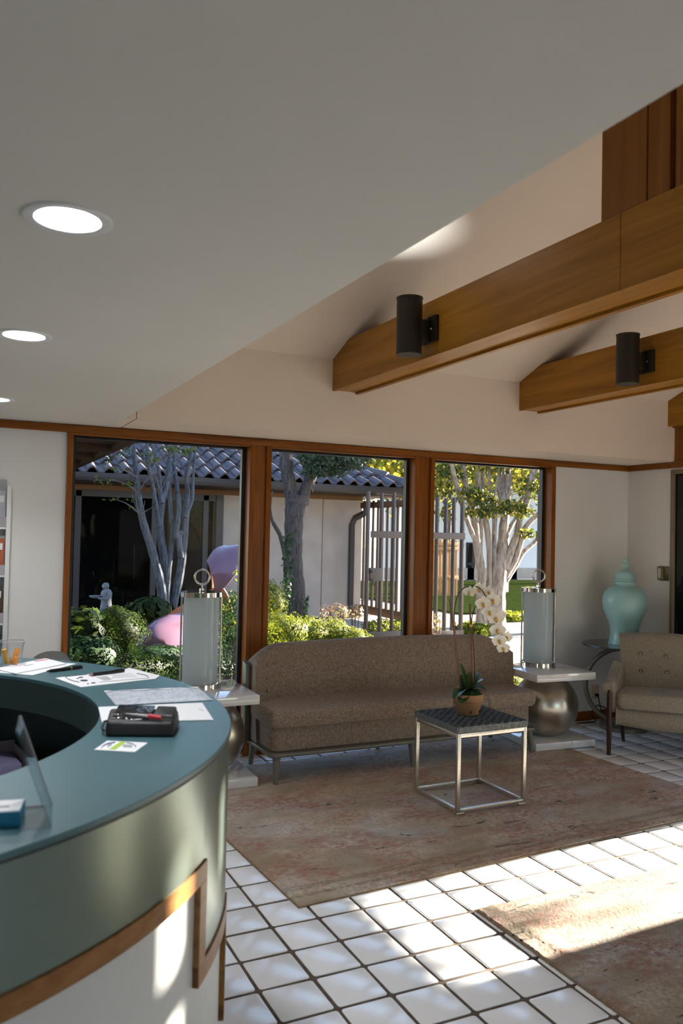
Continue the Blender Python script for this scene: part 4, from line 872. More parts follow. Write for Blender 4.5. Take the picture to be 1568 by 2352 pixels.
# woven cords: pads laid in an over-under pattern and wraps over the edges, each a real strand
W1 = MB(); W0 = MB(); n1 = 18; sx_, sy_ = CW/n1, CD/(2*n1)
for i in range(n1):
    for j in range(n1*2):
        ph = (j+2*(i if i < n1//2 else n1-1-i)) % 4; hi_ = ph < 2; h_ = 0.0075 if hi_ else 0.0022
        x0, y0 = i*sx_+0.0008, j*sy_+0.0005; x1, y1 = x0+sx_-0.0016, y0+sy_-0.001
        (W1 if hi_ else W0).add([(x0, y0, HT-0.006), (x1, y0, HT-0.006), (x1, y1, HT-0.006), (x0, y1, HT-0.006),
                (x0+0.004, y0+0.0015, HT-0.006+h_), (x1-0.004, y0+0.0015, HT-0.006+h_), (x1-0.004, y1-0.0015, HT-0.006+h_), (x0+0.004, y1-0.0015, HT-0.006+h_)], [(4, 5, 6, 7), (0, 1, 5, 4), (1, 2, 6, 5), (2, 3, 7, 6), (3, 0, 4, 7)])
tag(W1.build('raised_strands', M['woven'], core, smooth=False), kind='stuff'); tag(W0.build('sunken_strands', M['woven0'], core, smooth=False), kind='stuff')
W2 = MB(); ne = 64
for k in range(ne):
    x = CW*k/ne; W2.box(x+0.0008, -0.005, HT-0.040, x+CW/ne-0.0008, 0.0, HT-0.004); y = CD*k/ne; W2.box(-0.005, y+0.0008, HT-0.040, 0.0, y+CD/ne-0.0008, HT-0.004)
    W2.box(x+0.0008, CD, HT-0.040, x+CW/ne-0.0008, CD+0.005, HT-0.004); W2.box(CW, y+0.0008, HT-0.040, CW+0.005, y+CD/ne-0.0008, HT-0.004)
tag(W2.build('edge_wraps', M['woven2'], core, smooth=False), kind='stuff')

# ================================================================ orchid
OP = UZ(1078, 1640, 0.50); OY = OP[1]+0.02
op = thing('potted_orchid', 'white orchid in a terracotta pot tied to two stakes on the cube table', 'orchid', (OP[0], OY, 0.5005))
def oL(px, py, dy=0.0): p = UY(px, py, OY+dy); return np.array([p[0]-OP[0], dy, p[2]-0.5005])
pot = MB().lathe([(0.0, 0.0), (0.066, 0.0), (0.069, 0.003), (0.083, 0.076), (0.089, 0.080), (0.092, 0.118), (0.088, 0.121), (0.083, 0.118), (0.080, 0.10), (0.0, 0.10)], 44).build('pot', M['terracotta'], op)
for a in (250, 305): MB().sphere((0.071*math.cos(math.radians(a)), 0.071*math.sin(math.radians(a)), 0.022), (0.006, 0.006, 0.012), 8, 6).build('drain_slot', M['moss'], pot)
MB().lathe([(0.082, 0.100), (0.05, 0.112), (0.0, 0.116)], 24).build('bark_mix', M['moss'], op)
def stake(pts):
    MB().tube([oL(*p) for p in pts], 0.0055, 8).build('stake', M['stake'], op)
stake([(1032, 1376), (1043, 1450), (1056, 1600)]); stake([(1078.5, 1386), (1081, 1450), (1088, 1604)])
for px, py in ((1043, 1432), (1081, 1437)):
    p = oL(px, py); MB().lathe([(0.009, -0.008), (0.0105, 0.0), (0.009, 0.008)], 10, tuple(p)).build('tie', M['lip'], op)
def smooth_path(P, k_=6):
    P = [np.array(p) for p in P]; out = []
    for i in range(len(P)-1):
        p0, p1, p2, p3 = P[max(i-1, 0)], P[i], P[i+1], P[min(i+2, len(P)-1)]
        for k in range(k_):
            t = k/k_; out.append(0.5*((2*p1)+(p2-p0)*t+(2*p0-5*p1+4*p2-p3)*t*t+(3*p1-p0-3*p2+p3)*t**3))
    return out+[P[-1]]
MB().tube(smooth_path([oL(1060, 1600), oL(1050, 1500), oL(1043, 1425), oL(1046, 1385), oL(1058, 1357, -0.02), oL(1078, 1346, -0.04), oL(1098, 1349, -0.06), oL(1112, 1364, -0.07), oL(1122, 1385, -0.08)]), 0.0032, 7).build('flower_stem', M['stem'], op)
MB().tube(smooth_path([oL(1092, 1600), oL(1088, 1500), oL(1083, 1432), oL(1087, 1404), oL(1098, 1388, -0.02), oL(1118, 1388, -0.05), oL(1133, 1404, -0.06), oL(1146, 1440, -0.07), oL(1153, 1480, -0.08)]), 0.0032, 7).build('flower_stem', M['stem'], op)
def petal(L_, W_, ang, cup=0.15):
    ca, sa = math.cos(ang), math.sin(ang)
    def f(u, v):
        s = v; wd = W_*math.sin(PI*min(1, 0.08+0.92*s)**0.8)**0.7; x = (u-0.5)*wd; y = L_*s; z = cup*L_*(s*s)+0.25*x*x/max(W_, 1e-6)
        return (x*ca-y*sa, x*sa+y*ca, z)
    return f
def flower_meshes():
    pm = MB()
    for ang, L_, W_ in ((PI/2-0.1, 0.050, 0.058), (-PI/2+0.1, 0.050, 0.058)): pm.grid(petal(L_, W_, ang, 0.12), 6, 7)
    for ang in (0.0, 2.25, -2.25): pm.grid(petal(0.046, 0.036, ang, 0.05), 6, 7)
    lp = MB().sphere((0, -0.006, 0.008), (0.008, 0.011, 0.010), 10, 6); lp.grid(lambda u, v: tuple(np.array(petal(0.022, 0.02, PI, 0.9)(u, v))+np.array([0, 0, 0.006])), 5, 5)
    return pm.mesh('flower', M['petal'], fix=False, ang=80), lp.mesh('lip', M['lip'])
fm, lm = flower_meshes()
FL = [(1078, 1359, -0.05, 0.9, -0.9, 0.8), (1098, 1352, -0.05, 0.4, 1.0, 0.9), (1121, 1359, -0.04, 0.3, 0.7, 0.85), (1109, 1386, -0.09, -0.3, 0.0, 1.0), (1131, 1378, -0.10, 0.2, 0.3, 1.05), (1124, 1405, -0.10, -0.2, -0.1, 1.0),
      (1138, 1419, -0.10, 0.1, 0.2, 1.1), (1142, 1447, -0.10, 0.2, 0.1, 1.05), (1150, 1412, -0.04, 0.3, 0.9, 0.8), (1146, 1471, -0.11, -0.4, 0.1, 0.95), (1163, 1463, -0.07, 0.8, 0.8, 0.85), (1155, 1488, -0.11, -0.2, 0.2, 0.85)]
for px, py, dy, rl, tn, sc in FL:
    p = oL(px, py, dy); fo = add_obj('flower', fm, op, tuple(p)); fo.scale = (sc, sc, sc)
    nrm_ = Vector((-0.45+0.5*tn, -0.88, -0.12)).normalized(); up_ = Vector((0.2*rl, 0, 1)); x_ = up_.cross(nrm_).normalized(); y_ = nrm_.cross(x_)
    fo.rotation_euler = Matrix((x_, y_, nrm_)).transposed().to_euler()
    add_obj('lip', lm, fo)
def oleaf(px, py, ang, L_, W_, bend):
    base_ = np.array([0.0, 0.0, 0.108]); 
    def f(u, v):
        s = v; wd = 1.3*W_*(math.sin(PI*(0.12+0.86*s))**0.42); x = (u-0.5)*wd; r = L_*s; z = 0.02+bend[0]*s-bend[1]*s*s+0.6*abs(u-0.5)*wd*0.5
        return (base_[0]+math.cos(ang)*r-math.sin(ang)*x, base_[1]+math.sin(ang)*r+math.cos(ang)*x, base_[2]+z)
    MB().grid(f, 7, 11).build('leaf', M['orchidleaf'], op, fix=False, ang=80)
for ang, L_, W_, bend in ((3.4, 0.12, 0.07, (0.09, 0.12)), (-2.5, 0.11, 0.075, (0.05, 0.10)), (2.3, 0.05, 0.075, (0.17, 0.01)), (0.0, 0.12, 0.07, (0.15, 0.09)), (-0.6, 0.11, 0.075, (0.10, 0.09)), (-1.4, 0.09, 0.065, (0.05, 0.09)), (1.2, 0.09, 0.07, (0.13, 0.05)), (0.5, 0.10, 0.065, (0.17, 0.07)), (2.8, 0.10, 0.07, (0.06, 0.08))): oleaf(0, 0, ang, L_, W_, bend)
for a, l_ in ((-0.2, 0.15), (-0.45, 0.13), (3.0, 0.10)): MB().tube(smooth_path([(0.06*math.cos(a), 0.06*math.sin(a), 0.112), (0.09*math.cos(a), 0.09*math.sin(a), 0.14), (l_*math.cos(a)*0.9, l_*math.sin(a)*0.9, 0.10), (l_*math.cos(a), l_*math.sin(a), 0.012)]), 0.002, 6).build('aerial_root', M['stake'], op)

# ================================================================ settee in the corner
st_ = thing('armchair', 'pale woven armchair with buttoned back and slim dark wooden legs', 'armchair', (4.337, 4.465, 0), math.radians(-45))
WS, DS = 0.80, 0.50
for x in (0.0, WS):
    MB().tube([(x, 0.0, 0.0), (x, 0.005, 0.20), (x, 0.0, 0.470)], [0.014, 0.020, 0.018], 12).build('leg', M['darkleg'], st_)
    MB().tube([(x+(0.10 if x == 0 else -0.10), DS-0.03, 0.0), (x+(0.07 if x == 0 else -0.07), DS-0.10, 0.25)], [0.012, 0.022], 12).build('leg', M['darkleg'], st_)
def seatf(z0, z1, y0, y1, bulge): 
    m2 = MB(); n = 26; prof = []
    for i in range(n):
        u = i/(n-1); x = 0.045+(WS-0.09)*u; sag = 0.025*math.sin(PI*u)
        pr = []
        for k in range(12):
            a = PI/2+PI*k/11; pr.append((x, y0+0.05*math.cos(a)*1.0-bulge*math.sin(PI*u)*0.0+0.0, (z0+z1)/2-sag*(1 if z0 < 0.3 else 0)*(0.5-0.5*math.sin(a))+math.sin(a)*(z1-z0)/2))
        pr += [(x, y1, z0), (x, y1, z1)]
        prof.append(pr)
    k_ = len(prof[0]); vs = [p for pr in prof for p in pr]
    fs = [(i*k_+k, i*k_+(k+1) % k_, (i+1)*k_+(k+1) % k_, (i+1)*k_+k) for i in range(n-1) for k in range(k_)]+[tuple(range(k_)), tuple(reversed([(n-1)*k_+k for k in range(k_)]))]
    return m2.add(vs, fs)
seatf(0.215, 0.338, 0.055, DS-0.1, 0.0).build('seat_base', M['settee'], st_, bevel=0.012, segs=3)
cushion(0.03, 0.04, -0.005, WS-0.04, DS-0.13, 0.335, 0.452, corner=0.05).build('seat_cushion', M['settee'], st_, ang=60)
def sback(u, v, side):
    flare = 0.04*v; x = 0.10-flare+(WS-0.20+2*flare)*u; y = (DS-0.145 if side == 0 else DS-0.035)+0.15*v-0.0; z = 0.30+0.51*v-0.02*abs(2*u-1)**2*v*0.4+0.012*math.sin(PI*u)*v
    return (x, y+(0.012*math.sin(PI*v)*(-1) if side == 0 else 0), z)
loop = []; nu = 30; nv = 8
for i in range(nu):
    u = i/(nu-1); pr = [sback(u, k/nv, 0) for k in range(nv+1)]; a, b2_ = sback(u, 1, 0), sback(u, 1, 1)
    pr += [(a[0], a[1]*(1-s)+b2_[1]*s, a[2]+0.018*math.sin(PI*s)) for s in (0.2, 0.4, 0.6, 0.8)]+[sback(u, 1-k/nv, 1) for k in range(nv+1)]
    loop.append(pr)
m_ = len(loop[0]); vs = [p for pr in loop for p in pr]
fs = [(i*m_+k, (i+1)*m_+k, (i+1)*m_+k+1, i*m_+k+1) for i in range(nu-1) for k in range(m_-1)]+[(i*m_, i*m_+m_-1, (i+1)*m_+m_-1, (i+1)*m_) for i in range(nu-1)]+[tuple(range(m_)), tuple(reversed([(nu-1)*m_+k for k in range(m_)]))]
sb_ = MB().add(vs, fs).build('backrest', M['settee'], st_, ang=70, bevel=0.0)
for px, py in ((1471, 1503), (1530, 1506), (1472, 1541), (1532, 1545)):
    # put each button on the front face of the backrest
    best = None
    for uu in np.linspace(0.05, 0.95, 60):
        for vv in np.linspace(0.2, 0.98, 40):
            l = sback(uu, vv, 0); ca, sa = math.cos(math.radians(-45)), math.sin(math.radians(-45))
            wpt = (4.337+ca*l[0]-sa*l[1], 4.465+sa*l[0]+ca*l[1], l[2]); q = PROJ(wpt); d = (q[0]-px)**2+(q[1]-py)**2
            if best is None or d < best[0]: best = (d, l)
    l = best[1]; MB().tube([(l[0], l[1]-0.001, l[2]), (l[0], l[1]-0.006, l[2]+0.001)], [0.0125, 0.010], 14).build('button', M['settee'], sb_)
    MB().tube([(l[0]+0.0135*math.cos(2*PI*k/18), l[1]-0.0015, l[2]+0.0135*math.sin(2*PI*k/18)) for k in range(18)], 0.0022, 6, closed=True).build('button_seam', M['darkleg'], sb_)
for x, sg_ in ((0.0, 1), (WS, -1)):
    pts = [(x-0.012*sg_, -0.012, 0.485), (x, 0.10, 0.487), (x+0.012*sg_, 0.25, 0.50), (x+0.035*sg_, 0.40, 0.545), (x+0.06*sg_, DS-0.06, 0.60)]
    MB().tube(smooth_path(pts, 5), [0.036]*3+[0.043]*18, 16).build('arm', M['settee'], st_, ang=70)
    MB().hexa([(x+0.0*sg_, 0.03, 0.30), (x+0.055*sg_, 0.03, 0.30), (x+0.10*sg_, DS-0.06, 0.30), (x+0.05*sg_, DS-0.06, 0.30)], [(x-0.01*sg_, 0.02, 0.485), (x+0.045*sg_, 0.03, 0.485), (x+0.10*sg_, DS-0.05, 0.58), (x+0.03*sg_, DS-0.05, 0.58)]).build('arm_panel', M['settee'], st_, bevel=0.018, segs=3)

# ================================================================ ginger jar on the ring table
JX, JY, JZ = 5.055, 5.045, 0.692
rt = thing('ring_table', 'round dark glass table on a pewter ring stand in the corner', 'side table', (JX, JY, 0))
MB().lathe([(0.0, JZ-0.012), (0.335, JZ-0.012), (0.338, JZ-0.006), (0.335, JZ), (0.0, JZ)], 72).build('glass_top', M['tableglass'], rt)
ra = math.radians(-35); rr = 0.305
MB().tube([(rr*math.cos(2*PI*k/60)*math.cos(ra), rr*math.cos(2*PI*k/60)*math.sin(ra), 0.352+rr*math.sin(2*PI*k/60)) for k in range(60)], 0.020, 10, closed=True).build('ring', M['ringmetal'], rt)
MB().lathe([(0.0, 0.0), (0.19, 0.0), (0.19, 0.035), (0.17, 0.05), (0.0, 0.05)], 40).build('base', M['ringmetal'], rt)
jr = thing('ginger_jar', 'large matte aqua lidded ginger jar on the corner table', 'jar', (JX, JY, JZ+0.0005))
MB().lathe([(0.0, 0.0), (0.128, 0.0), (0.130, 0.008), (0.122, 0.03), (0.114, 0.075), (0.113, 0.12), (0.123, 0.17), (0.146, 0.225), (0.168, 0.285), (0.178, 0.34), (0.176, 0.385), (0.160, 0.43), (0.130, 0.462), (0.098, 0.478), (0.084, 0.488), (0.082, 0.508), (0.083, 0.515), (0.0, 0.515)], 72).build('body', M['ginger'], jr, ang=60)
ld_ = MB().lathe([(0.0, 0.517), (0.084, 0.517), (0.092, 0.520), (0.090, 0.528), (0.080, 0.535), (0.079, 0.56), (0.073, 0.585), (0.058, 0.603), (0.034, 0.613), (0.012, 0.617), (0.0, 0.617)], 56).build('lid', M['ginger'], jr, ang=60)
MB().lathe([(0.014, 0.612), (0.012, 0.626), (0.018, 0.634), (0.028, 0.648), (0.029, 0.660), (0.021, 0.667), (0.010, 0.672), (0.014, 0.682), (0.016, 0.692), (0.010, 0.706), (0.0, 0.716)], 24).build('finial', M['ginger'], ld_, ang=70)
for k in range(8):
    a = 2*PI*k/8; MB().tube([(0.016*math.cos(a), 0.016*math.sin(a), 0.632), (0.031*math.cos(a), 0.031*math.sin(a), 0.652), (0.024*math.cos(a), 0.024*math.sin(a), 0.666)], 0.003, 6).build('finial_leaf', M['ginger'], ld_)
# switch, outlet, cord
sw = thing('wall_switch', 'bronze plate with raised rocker switch beside the dark glass door', 'switch', (XR, 4.985, 1.277))
bx('plate', M['brass'], sw, -0.006, -0.052, -0.060, 0.0, 0.052, 0.060, 0.002); bx('dimmer_body', M['brass2'], sw, -0.034, -0.002, -0.052, -0.006, 0.046, 0.052, 0.004); bx('rocker', M['ivory'], sw, -0.037, 0.006, -0.042, -0.034, 0.038, 0.042, 0.001)
ol = thing('wall_outlet', 'ivory wall outlet above the baseboard near the corner', 'outlet', (5.082, WY, 0.235))
bx('plate', M['ivory'], ol, -0.038, -0.006, -0.06, 0.038, 0.0, 0.06, 0.002)
for z in (-0.025, 0.025): bx('socket', M['ivory'], ol, -0.017, -0.009, z-0.016, 0.017, -0.006, z+0.016, 0.002)
bx('plug', M['blackcord'], ol, -0.014, -0.035, -0.037, 0.014, -0.009, -0.013, 0.004)
cord('power_cord', 'black power cord looping from the outlet to the floor', [(5.082, WY-0.035, 0.21), (5.085, WY-0.05, 0.15), (5.10, WY-0.07, 0.06), (5.14, WY-0.10, 0.012), (5.10, WY-0.14, 0.10), (5.02, WY-0.09, 0.14), (4.99, WY-0.06, 0.06), (5.03, WY-0.07, 0.008), (4.93, WY-0.10, 0.006), (4.80, WY-0.09, 0.006)], 0.0045, M['blackcord'])

# ================================================================ garden and buildings outside
GZ0 = -0.14
struct(bx('ground', M['farground'], None, -60, -60, GZ0-0.3, 90, 90, GZ0-0.03, smooth=False))
struct(bx('garden_bed', M['soil'], None, -3, WY+WD+0.4, GZ0-0.03, 6.3, 16.0, GZ0, smooth=False))
gp = struct(MB().prism([(6.3, 5.9), (16, 5.9), (16, 14.6), (6.3, 14.6)], GZ0-0.03, GZ0+0.004).build('gravel_path', M['gravel'], None, smooth=False))
def leaves(name, mat, parent, pts, size, seed, aspect=0.5, normal_bias=None, jitter=0.35):
    g = np.random.default_rng(seed); P = np.asarray(pts, float); n = len(P)
    d = g.normal(size=(n, 3)); 
    if normal_bias is not None: d = d*0.8+normal_bias
    d /= np.linalg.norm(d, axis=1, keepdims=True)
    a = g.normal(size=(n, 3)); u = np.cross(d, a); u /= np.linalg.norm(u, axis=1, keepdims=True); v = np.cross(d, u)
    s = size*(1+jitter*g.uniform(-1, 1, (n, 1)))
    V = np.stack([P-u*s*0.5, P+v*s*aspect*0.5+d*s*0.08, P+u*s*0.5, P-v*s*aspect*0.5+d*s*0.08], 1).reshape(-1, 3)
    me = bpy.data.meshes.new(name); me.vertices.add(4*n); me.vertices.foreach_set('co', V.ravel())
    me.loops.add(4*n); me.loops.foreach_set('vertex_index', np.arange(4*n)); me.polygons.add(n)
    me.polygons.foreach_set('loop_start', np.arange(0, 4*n, 4)); me.update(calc_edges=True); me.materials.append(mat)
    return tag(add_obj(name, me, parent), kind='stuff')
def blob(c, r, n, seed, shell=0.55, flat_bottom=None):
    g = np.random.default_rng(seed); d = g.normal(size=(n, 3)); d /= np.linalg.norm(d, axis=1, keepdims=True)
    lump = 1+0.10*np.sin(d[:, :1]*6+seed)+0.08*np.sin(d[:, 1:2]*8+2*seed)+0.07*np.sin(d[:, 2:3]*9+seed)
    rr_ = (shell+(1-shell)*g.uniform(0, 1, (n, 1))**0.5)*lump
    P = np.array(c)+d*rr_*np.array(r)
    if flat_bottom is not None: P = P[P[:, 2] > flat_bottom]
    return P
def bush(name, lab, c, r, n, mat, size, seed, group=None, cat='bush', stems=5):
    t_ = thing(name, lab, cat, (c[0], c[1], GZ0), 0, group)
    L_ = np.array([0, 0, c[2]-GZ0]); leaves('foliage', mat, t_, blob(L_, r, n, seed, 0.5, 0.0), size, seed)
    g = np.random.default_rng(seed+1)
    for k in range(stems):
        a = g.uniform(0, 2*PI); MB().tube([(0.05*math.cos(a), 0.05*math.sin(a), 0), (r[0]*0.55*math.cos(a), r[1]*0.55*math.sin(a), c[2]-GZ0+r[2]*0.2)], [0.012, 0.005], 5).build('stem', M['twig'], t_)
    return t_
def pxy(px, py, Y, dz=0): p = UY(px, py, Y); return (p[0], p[1], p[2]+dz)

# ---- neighbouring building
FY, EY = 15.0, 14.25                              # facade, eave line
fx0, fx1 = UY(165, 1150, FY)[0]-2.2, UY(832, 1150, FY)[0]
gx0 = UY(512, 1200, FY)[0]                        # end of the glazed part
ez = UY(560, 1104, EY)[2]                         # eave tile edge height
soz = UY(560, 1139, FY)[2]                        # bottom of frieze
nb = thing('garden_building', 'stucco building with grey barrel-tile hip roof and dark glazed room', 'building', (0, FY, GZ0))
def nbx(nm, mat, x0, y0, z0, x1, y1, z1, par=None, bevel=0.0): return bx(nm, mat, par or nb, x0, y0-FY, z0-GZ0, x1, y1-FY, z1-GZ0, bevel)
nbx('stucco_wall', M['stucco'], gx0, FY, GZ0, fx1, FY+0.25, soz+0.3)
nbx('side_wall', M['stucco'], fx1-0.25, FY+0.25, GZ0, fx1, FY+6, soz+0.3)
for xx in (UY(663, 1200, FY)[0], UY(740, 1200, FY)[0]): nbx('control_joint', M['officebrown'], xx, FY-0.004, GZ0, xx+0.012, FY, soz)
nbx('frieze_board', M['frieze'], fx0, FY-0.03, soz, fx1, FY+0.1, UY(560, 1122, FY-0.03)[2]+0.12)
nbx('eave_soffit', M['eave'], fx0, EY+0.05, ez-0.16, fx1+0.7, FY+0.1, ez-0.13)
# gutter: half-round trough with rolled lip
gm = MB(); prof = [(-0.07, 0.05), (-0.075, 0.0), (-0.05, -0.07), (0.0, -0.09), (0.05, -0.07), (0.06, 0.05)]
ge = UY(935, 1118, EY)[0]+0.12
gm.add([(fx0, p[0], p[1]) for p in prof]+[(ge, p[0], p[1]) for p in prof], [(i, i+1, i+7, i+6) for i in range(5)]+[(0, 6, 11, 5)])
go = gm.build('gutter', M['gutter'], nb); go.location = (0, EY-FY-0.05, ez-GZ0-0.06)
nbx('gutter_lip', M['gutter'], fx0, EY-0.13, ez-0.02, ge, EY-0.105, ez+0.005)
gut2 = MB().add([(p[0], 0, p[1]) for p in prof]+[(p[0], 6, p[1]) for p in prof], [(i, i+1, i+7, i+6) for i in range(5)]+[(0, 6, 11, 5)]).build('gutter', M['gutter'], nb); gut2.location = (ge, EY-FY-0.05, ez-GZ0-0.06)
# downspout
dsx = [pxy(846, 1150, EY+0.05), pxy(846, 1165, EY+0.05), pxy(838, 1178, EY+0.4), pxy(815, 1190, FY-0.12), pxy(808, 1205, FY-0.1), pxy(806, 1300, FY-0.1), pxy(804, 1392, FY-0.1), pxy(816, 1408, FY-0.25)]
ds = MB().tube([(p[0], p[1]-FY, p[2]-GZ0) for p in dsx], [0.065]*len(dsx), 4, squash=1.0).build('downspout', M['gutter'], nb, smooth=False)
# S-shaped roof tiles, one object each
TWd, TEx, PITCH = 0.29, 0.42, math.radians(25)
def tile_prof(s):   # s in 0..1 across
    return 0.085*math.sin(PI*min(1, s/0.60)) if s < 0.60 else -0.028*math.sin(PI*(s-0.60)/0.40)
tmb = MB(); ns = 12; ln = TEx+0.07
top = [(s/(ns-1)*TWd*1.04, tile_prof(s/(ns-1))) for s in range(ns)]
vs = [(x, 0, z+0.040) for x, z in top]+[(x, ln, z*0.85-0.012) for x, z in top]+[(x, 0, z+0.002) for x, z in top]+[(x, ln, z*0.85-0.03) for x, z in top]
fs = [(i, i+1, ns+i+1, ns+i) for i in range(ns-1)]+[(2*ns+i, 3*ns+i, 3*ns+i+1, 2*ns+i+1) for i in range(ns-1)]+[(i, 2*ns+i, 2*ns+i+1, i+1) for i in range(ns-1)]+[(0, ns, 3*ns, 2*ns), (ns-1, 3*ns-1, 4*ns-1, 2*ns-1)]
tme = tmb.add(vs, fs).mesh('roof_tile', M['rooftile'], ang=50)
rf = nbx('roof_deck', M['gutter'], fx0, 0, 0, fx0+0.01, 0.01, 0.01)
bpy.data.objects.remove(rf)
hipx = ge-0.05; rise, run = TEx*math.sin(PITCH), TEx*math.cos(PITCH); NR = 14
deck = MB().add([(fx0-0.5, EY-FY, ez-GZ0-0.03), (hipx, EY-FY, ez-GZ0-0.03), (hipx-run*NR, EY-FY+run*NR, ez-GZ0-0.03+rise*NR), (fx0-0.5, EY-FY+run*NR, ez-GZ0-0.03+rise*NR),
                 (hipx, EY-FY+2*run*NR, ez-GZ0-0.03)], [(0, 1, 2, 3), (1, 4, 2)]).build('roof_deck', M['gutter'], nb, smooth=False)
tl = []
for r_ in range(NR):
    y = EY-0.09+run*r_; z = ez+rise*r_+0.012; xe = hipx-run*r_
    k = 0
    while True:
        x = fx0-0.3+TWd*k+(0.0 if r_ % 2 == 0 else 0.0); k += 1
        if x+TWd*0.6 > xe: break
        q = PROJ((x+0.15, y, z)); inv = 140 < q[0] < 960 and q[1] > 985
        tl.append((0 if inv else 1, -1/q[2], x, y, z))
tl.sort(); far = MB()
for i, (bad, _, x, y, z) in enumerate(tl):
    if i < 300 and not bad:
        o = add_obj('roof_tile', tme, deck, (x, y-FY, z-GZ0+random.uniform(-0.006, 0.006)), (PITCH+random.uniform(-0.02, 0.02), random.uniform(-0.02, 0.02), random.uniform(-0.015, 0.015)))
    else:
        c_, s_ = math.cos(PITCH), math.sin(PITCH); far.add([(x+a, y-FY+b_*c_-zz*s_, z-GZ0+b_*s_+zz*c_) for a, b_, zz in vs[:2*ns]], fs[:ns-1])
if far.v: tag(far.build('far_tiles', M['rooftile'], deck, fix=False), kind='stuff')
for r_ in range(NR):   # hip cap tiles
    p0 = (hipx-run*r_+0.02, EY-FY+run*r_-0.05, ez-GZ0+rise*r_+0.06); p1 = (hipx-run*(r_+1.15), EY-FY+run*(r_+1.15), ez-GZ0+rise*(r_+1.15)+0.05)
    MB().tube([p0, p1], [0.12, 0.10], 10).build('hip_tile', M['rooftile'], deck)
MB().sphere((0, 0, 0), (0.16, 0.16, 0.3), 10, 8)
for k in range(26):    # leaf litter in the gutter is too small to pick apart
    pass
leaves('leaf_litter', M['paleplant'], go, np.c_[rng.uniform(fx0+1.5, ge, 500), rng.uniform(-0.06, 0.06, 500), rng.uniform(0.03, 0.07, 500)], 0.05, 5)
# glazed room: bronze frame, dark glass, dim office behind
gxl = fx0; gtop = soz-0.02
og = nbx('glazing_frame', M['gutter'], gx0-0.14, FY-0.02, GZ0, gx0, FY+0.12, gtop)
for px in (176, 352, 470): 
    xx = UY(px, 1300, FY)[0]; nbx('mullion', M['gutter'], xx-0.05, FY, GZ0, xx+0.05, FY+0.1, gtop, None)
nbx('sill_rail', M['gutter'], gxl, FY, GZ0, gx0, FY+0.1, GZ0+0.16); nbx('head_rail', M['gutter'], gxl, FY, gtop-0.1, gx0, FY+0.1, gtop+0.15)
xs_ = [gxl]+[UY(px, 1300, FY)[0] for px in (176, 352, 470)]+[gx0-0.14]
for a, c in zip(xs_[:-1], xs_[1:]): nbx('pane', M['officeglass'], a+0.05, FY+0.04, GZ0+0.16, c-0.05, FY+0.05, gtop-0.1)
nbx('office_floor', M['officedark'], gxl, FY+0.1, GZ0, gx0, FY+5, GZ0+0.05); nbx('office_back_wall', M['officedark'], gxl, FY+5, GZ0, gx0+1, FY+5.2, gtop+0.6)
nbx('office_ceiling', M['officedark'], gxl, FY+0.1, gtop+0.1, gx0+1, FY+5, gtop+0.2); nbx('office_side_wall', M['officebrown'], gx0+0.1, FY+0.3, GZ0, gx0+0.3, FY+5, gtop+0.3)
def inside(nm, lab, cat, px0, py0, px1, py1, Y, mat, d=0.05):
    a, c = UY(px0, py1, Y), UY(px1, py0, Y); t_ = thing(nm, lab, cat, ((a[0]+c[0])/2, Y, a[2])); hw = (c[0]-a[0])/2
    return t_, hw, c[2]-a[2], d
t_, hw, hh, d = inside('framed_picture', 'brown framed picture on the wall inside the glazed room', 'picture', 436, 1178, 474, 1244, FY+2.4, None)
bx('frame', M['officebrown'], t_, -hw, 0, 0, hw, 0.05, hh, 0.01); bx('mount', M['officetan'], t_, -hw*0.78, -0.01, hh*0.1, hw*0.78, 0.0, hh*0.9); bx('image', M['officebrown'], t_, -hw*0.6, -0.02, hh*0.2, hw*0.6, -0.01, hh*0.75)
t_, hw, hh, d = inside('floor_drape', 'tan drape hanging inside the glazed room behind the tree', 'drape', 306, 1250, 330, 1330, FY+1.2, None)
for k in range(5): MB().cyl(-hw+hw*2*(k+0.5)/5, 0.03*(k % 2), 0, hh, hw/4.2).build('fold', M['officetan'], t_)
t_, hw, hh, d = inside('door_leaf', 'tan inner door seen through the dark glazing', 'door', 384, 1222, 412, 1390, FY+1.6, None)
bx('panel', M['officetan'], t_, -hw, 0, 0, hw, 0.05, hh, 0.01); bx('rail', M['officebrown'], t_, -hw, -0.01, hh*0.72, hw, 0, hh*0.78)
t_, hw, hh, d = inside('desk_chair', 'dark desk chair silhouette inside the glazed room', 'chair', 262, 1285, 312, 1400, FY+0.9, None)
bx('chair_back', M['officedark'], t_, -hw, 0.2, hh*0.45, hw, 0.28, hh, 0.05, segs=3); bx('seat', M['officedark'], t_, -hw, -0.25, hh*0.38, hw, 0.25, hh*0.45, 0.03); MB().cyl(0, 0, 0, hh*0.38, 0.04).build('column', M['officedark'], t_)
t_, hw, hh, d = inside('cushion', 'orange cushion glowing faintly inside the glazed room', 'cushion', 176, 1332, 196, 1352, FY+0.8, None)
MB().sphere((0, 0, hh/2), (hw, 0.05, hh/2)).build('cover', M['officeorange'], t_)
t_, hw, hh, d = inside('indoor_plant', 'dark large-leaved plant silhouette inside the glazed room', 'plant', 168, 1155, 206, 1230, FY+0.35, None)
leaves('foliage', M['darkleaf'], t_, blob((0, 0, hh/2), (hw*0.9, 0.08, hh/2), 60, 9, 0.1), 0.17, 9, 0.75); MB().cyl(0, 0, GZ0+0.06-t_.location[2], hh*0.8, 0.02).build('trunk', M['twig'], t_)
t_, hw, hh, d = inside('blind_strip', 'pale vertical blind slat hanging inside the glazed room', 'blind', 177, 1200, 184, 1275, FY+0.25, None)
bx('slat', M['stucco'], t_, -hw, 0, 0, hw, 0.02, hh)
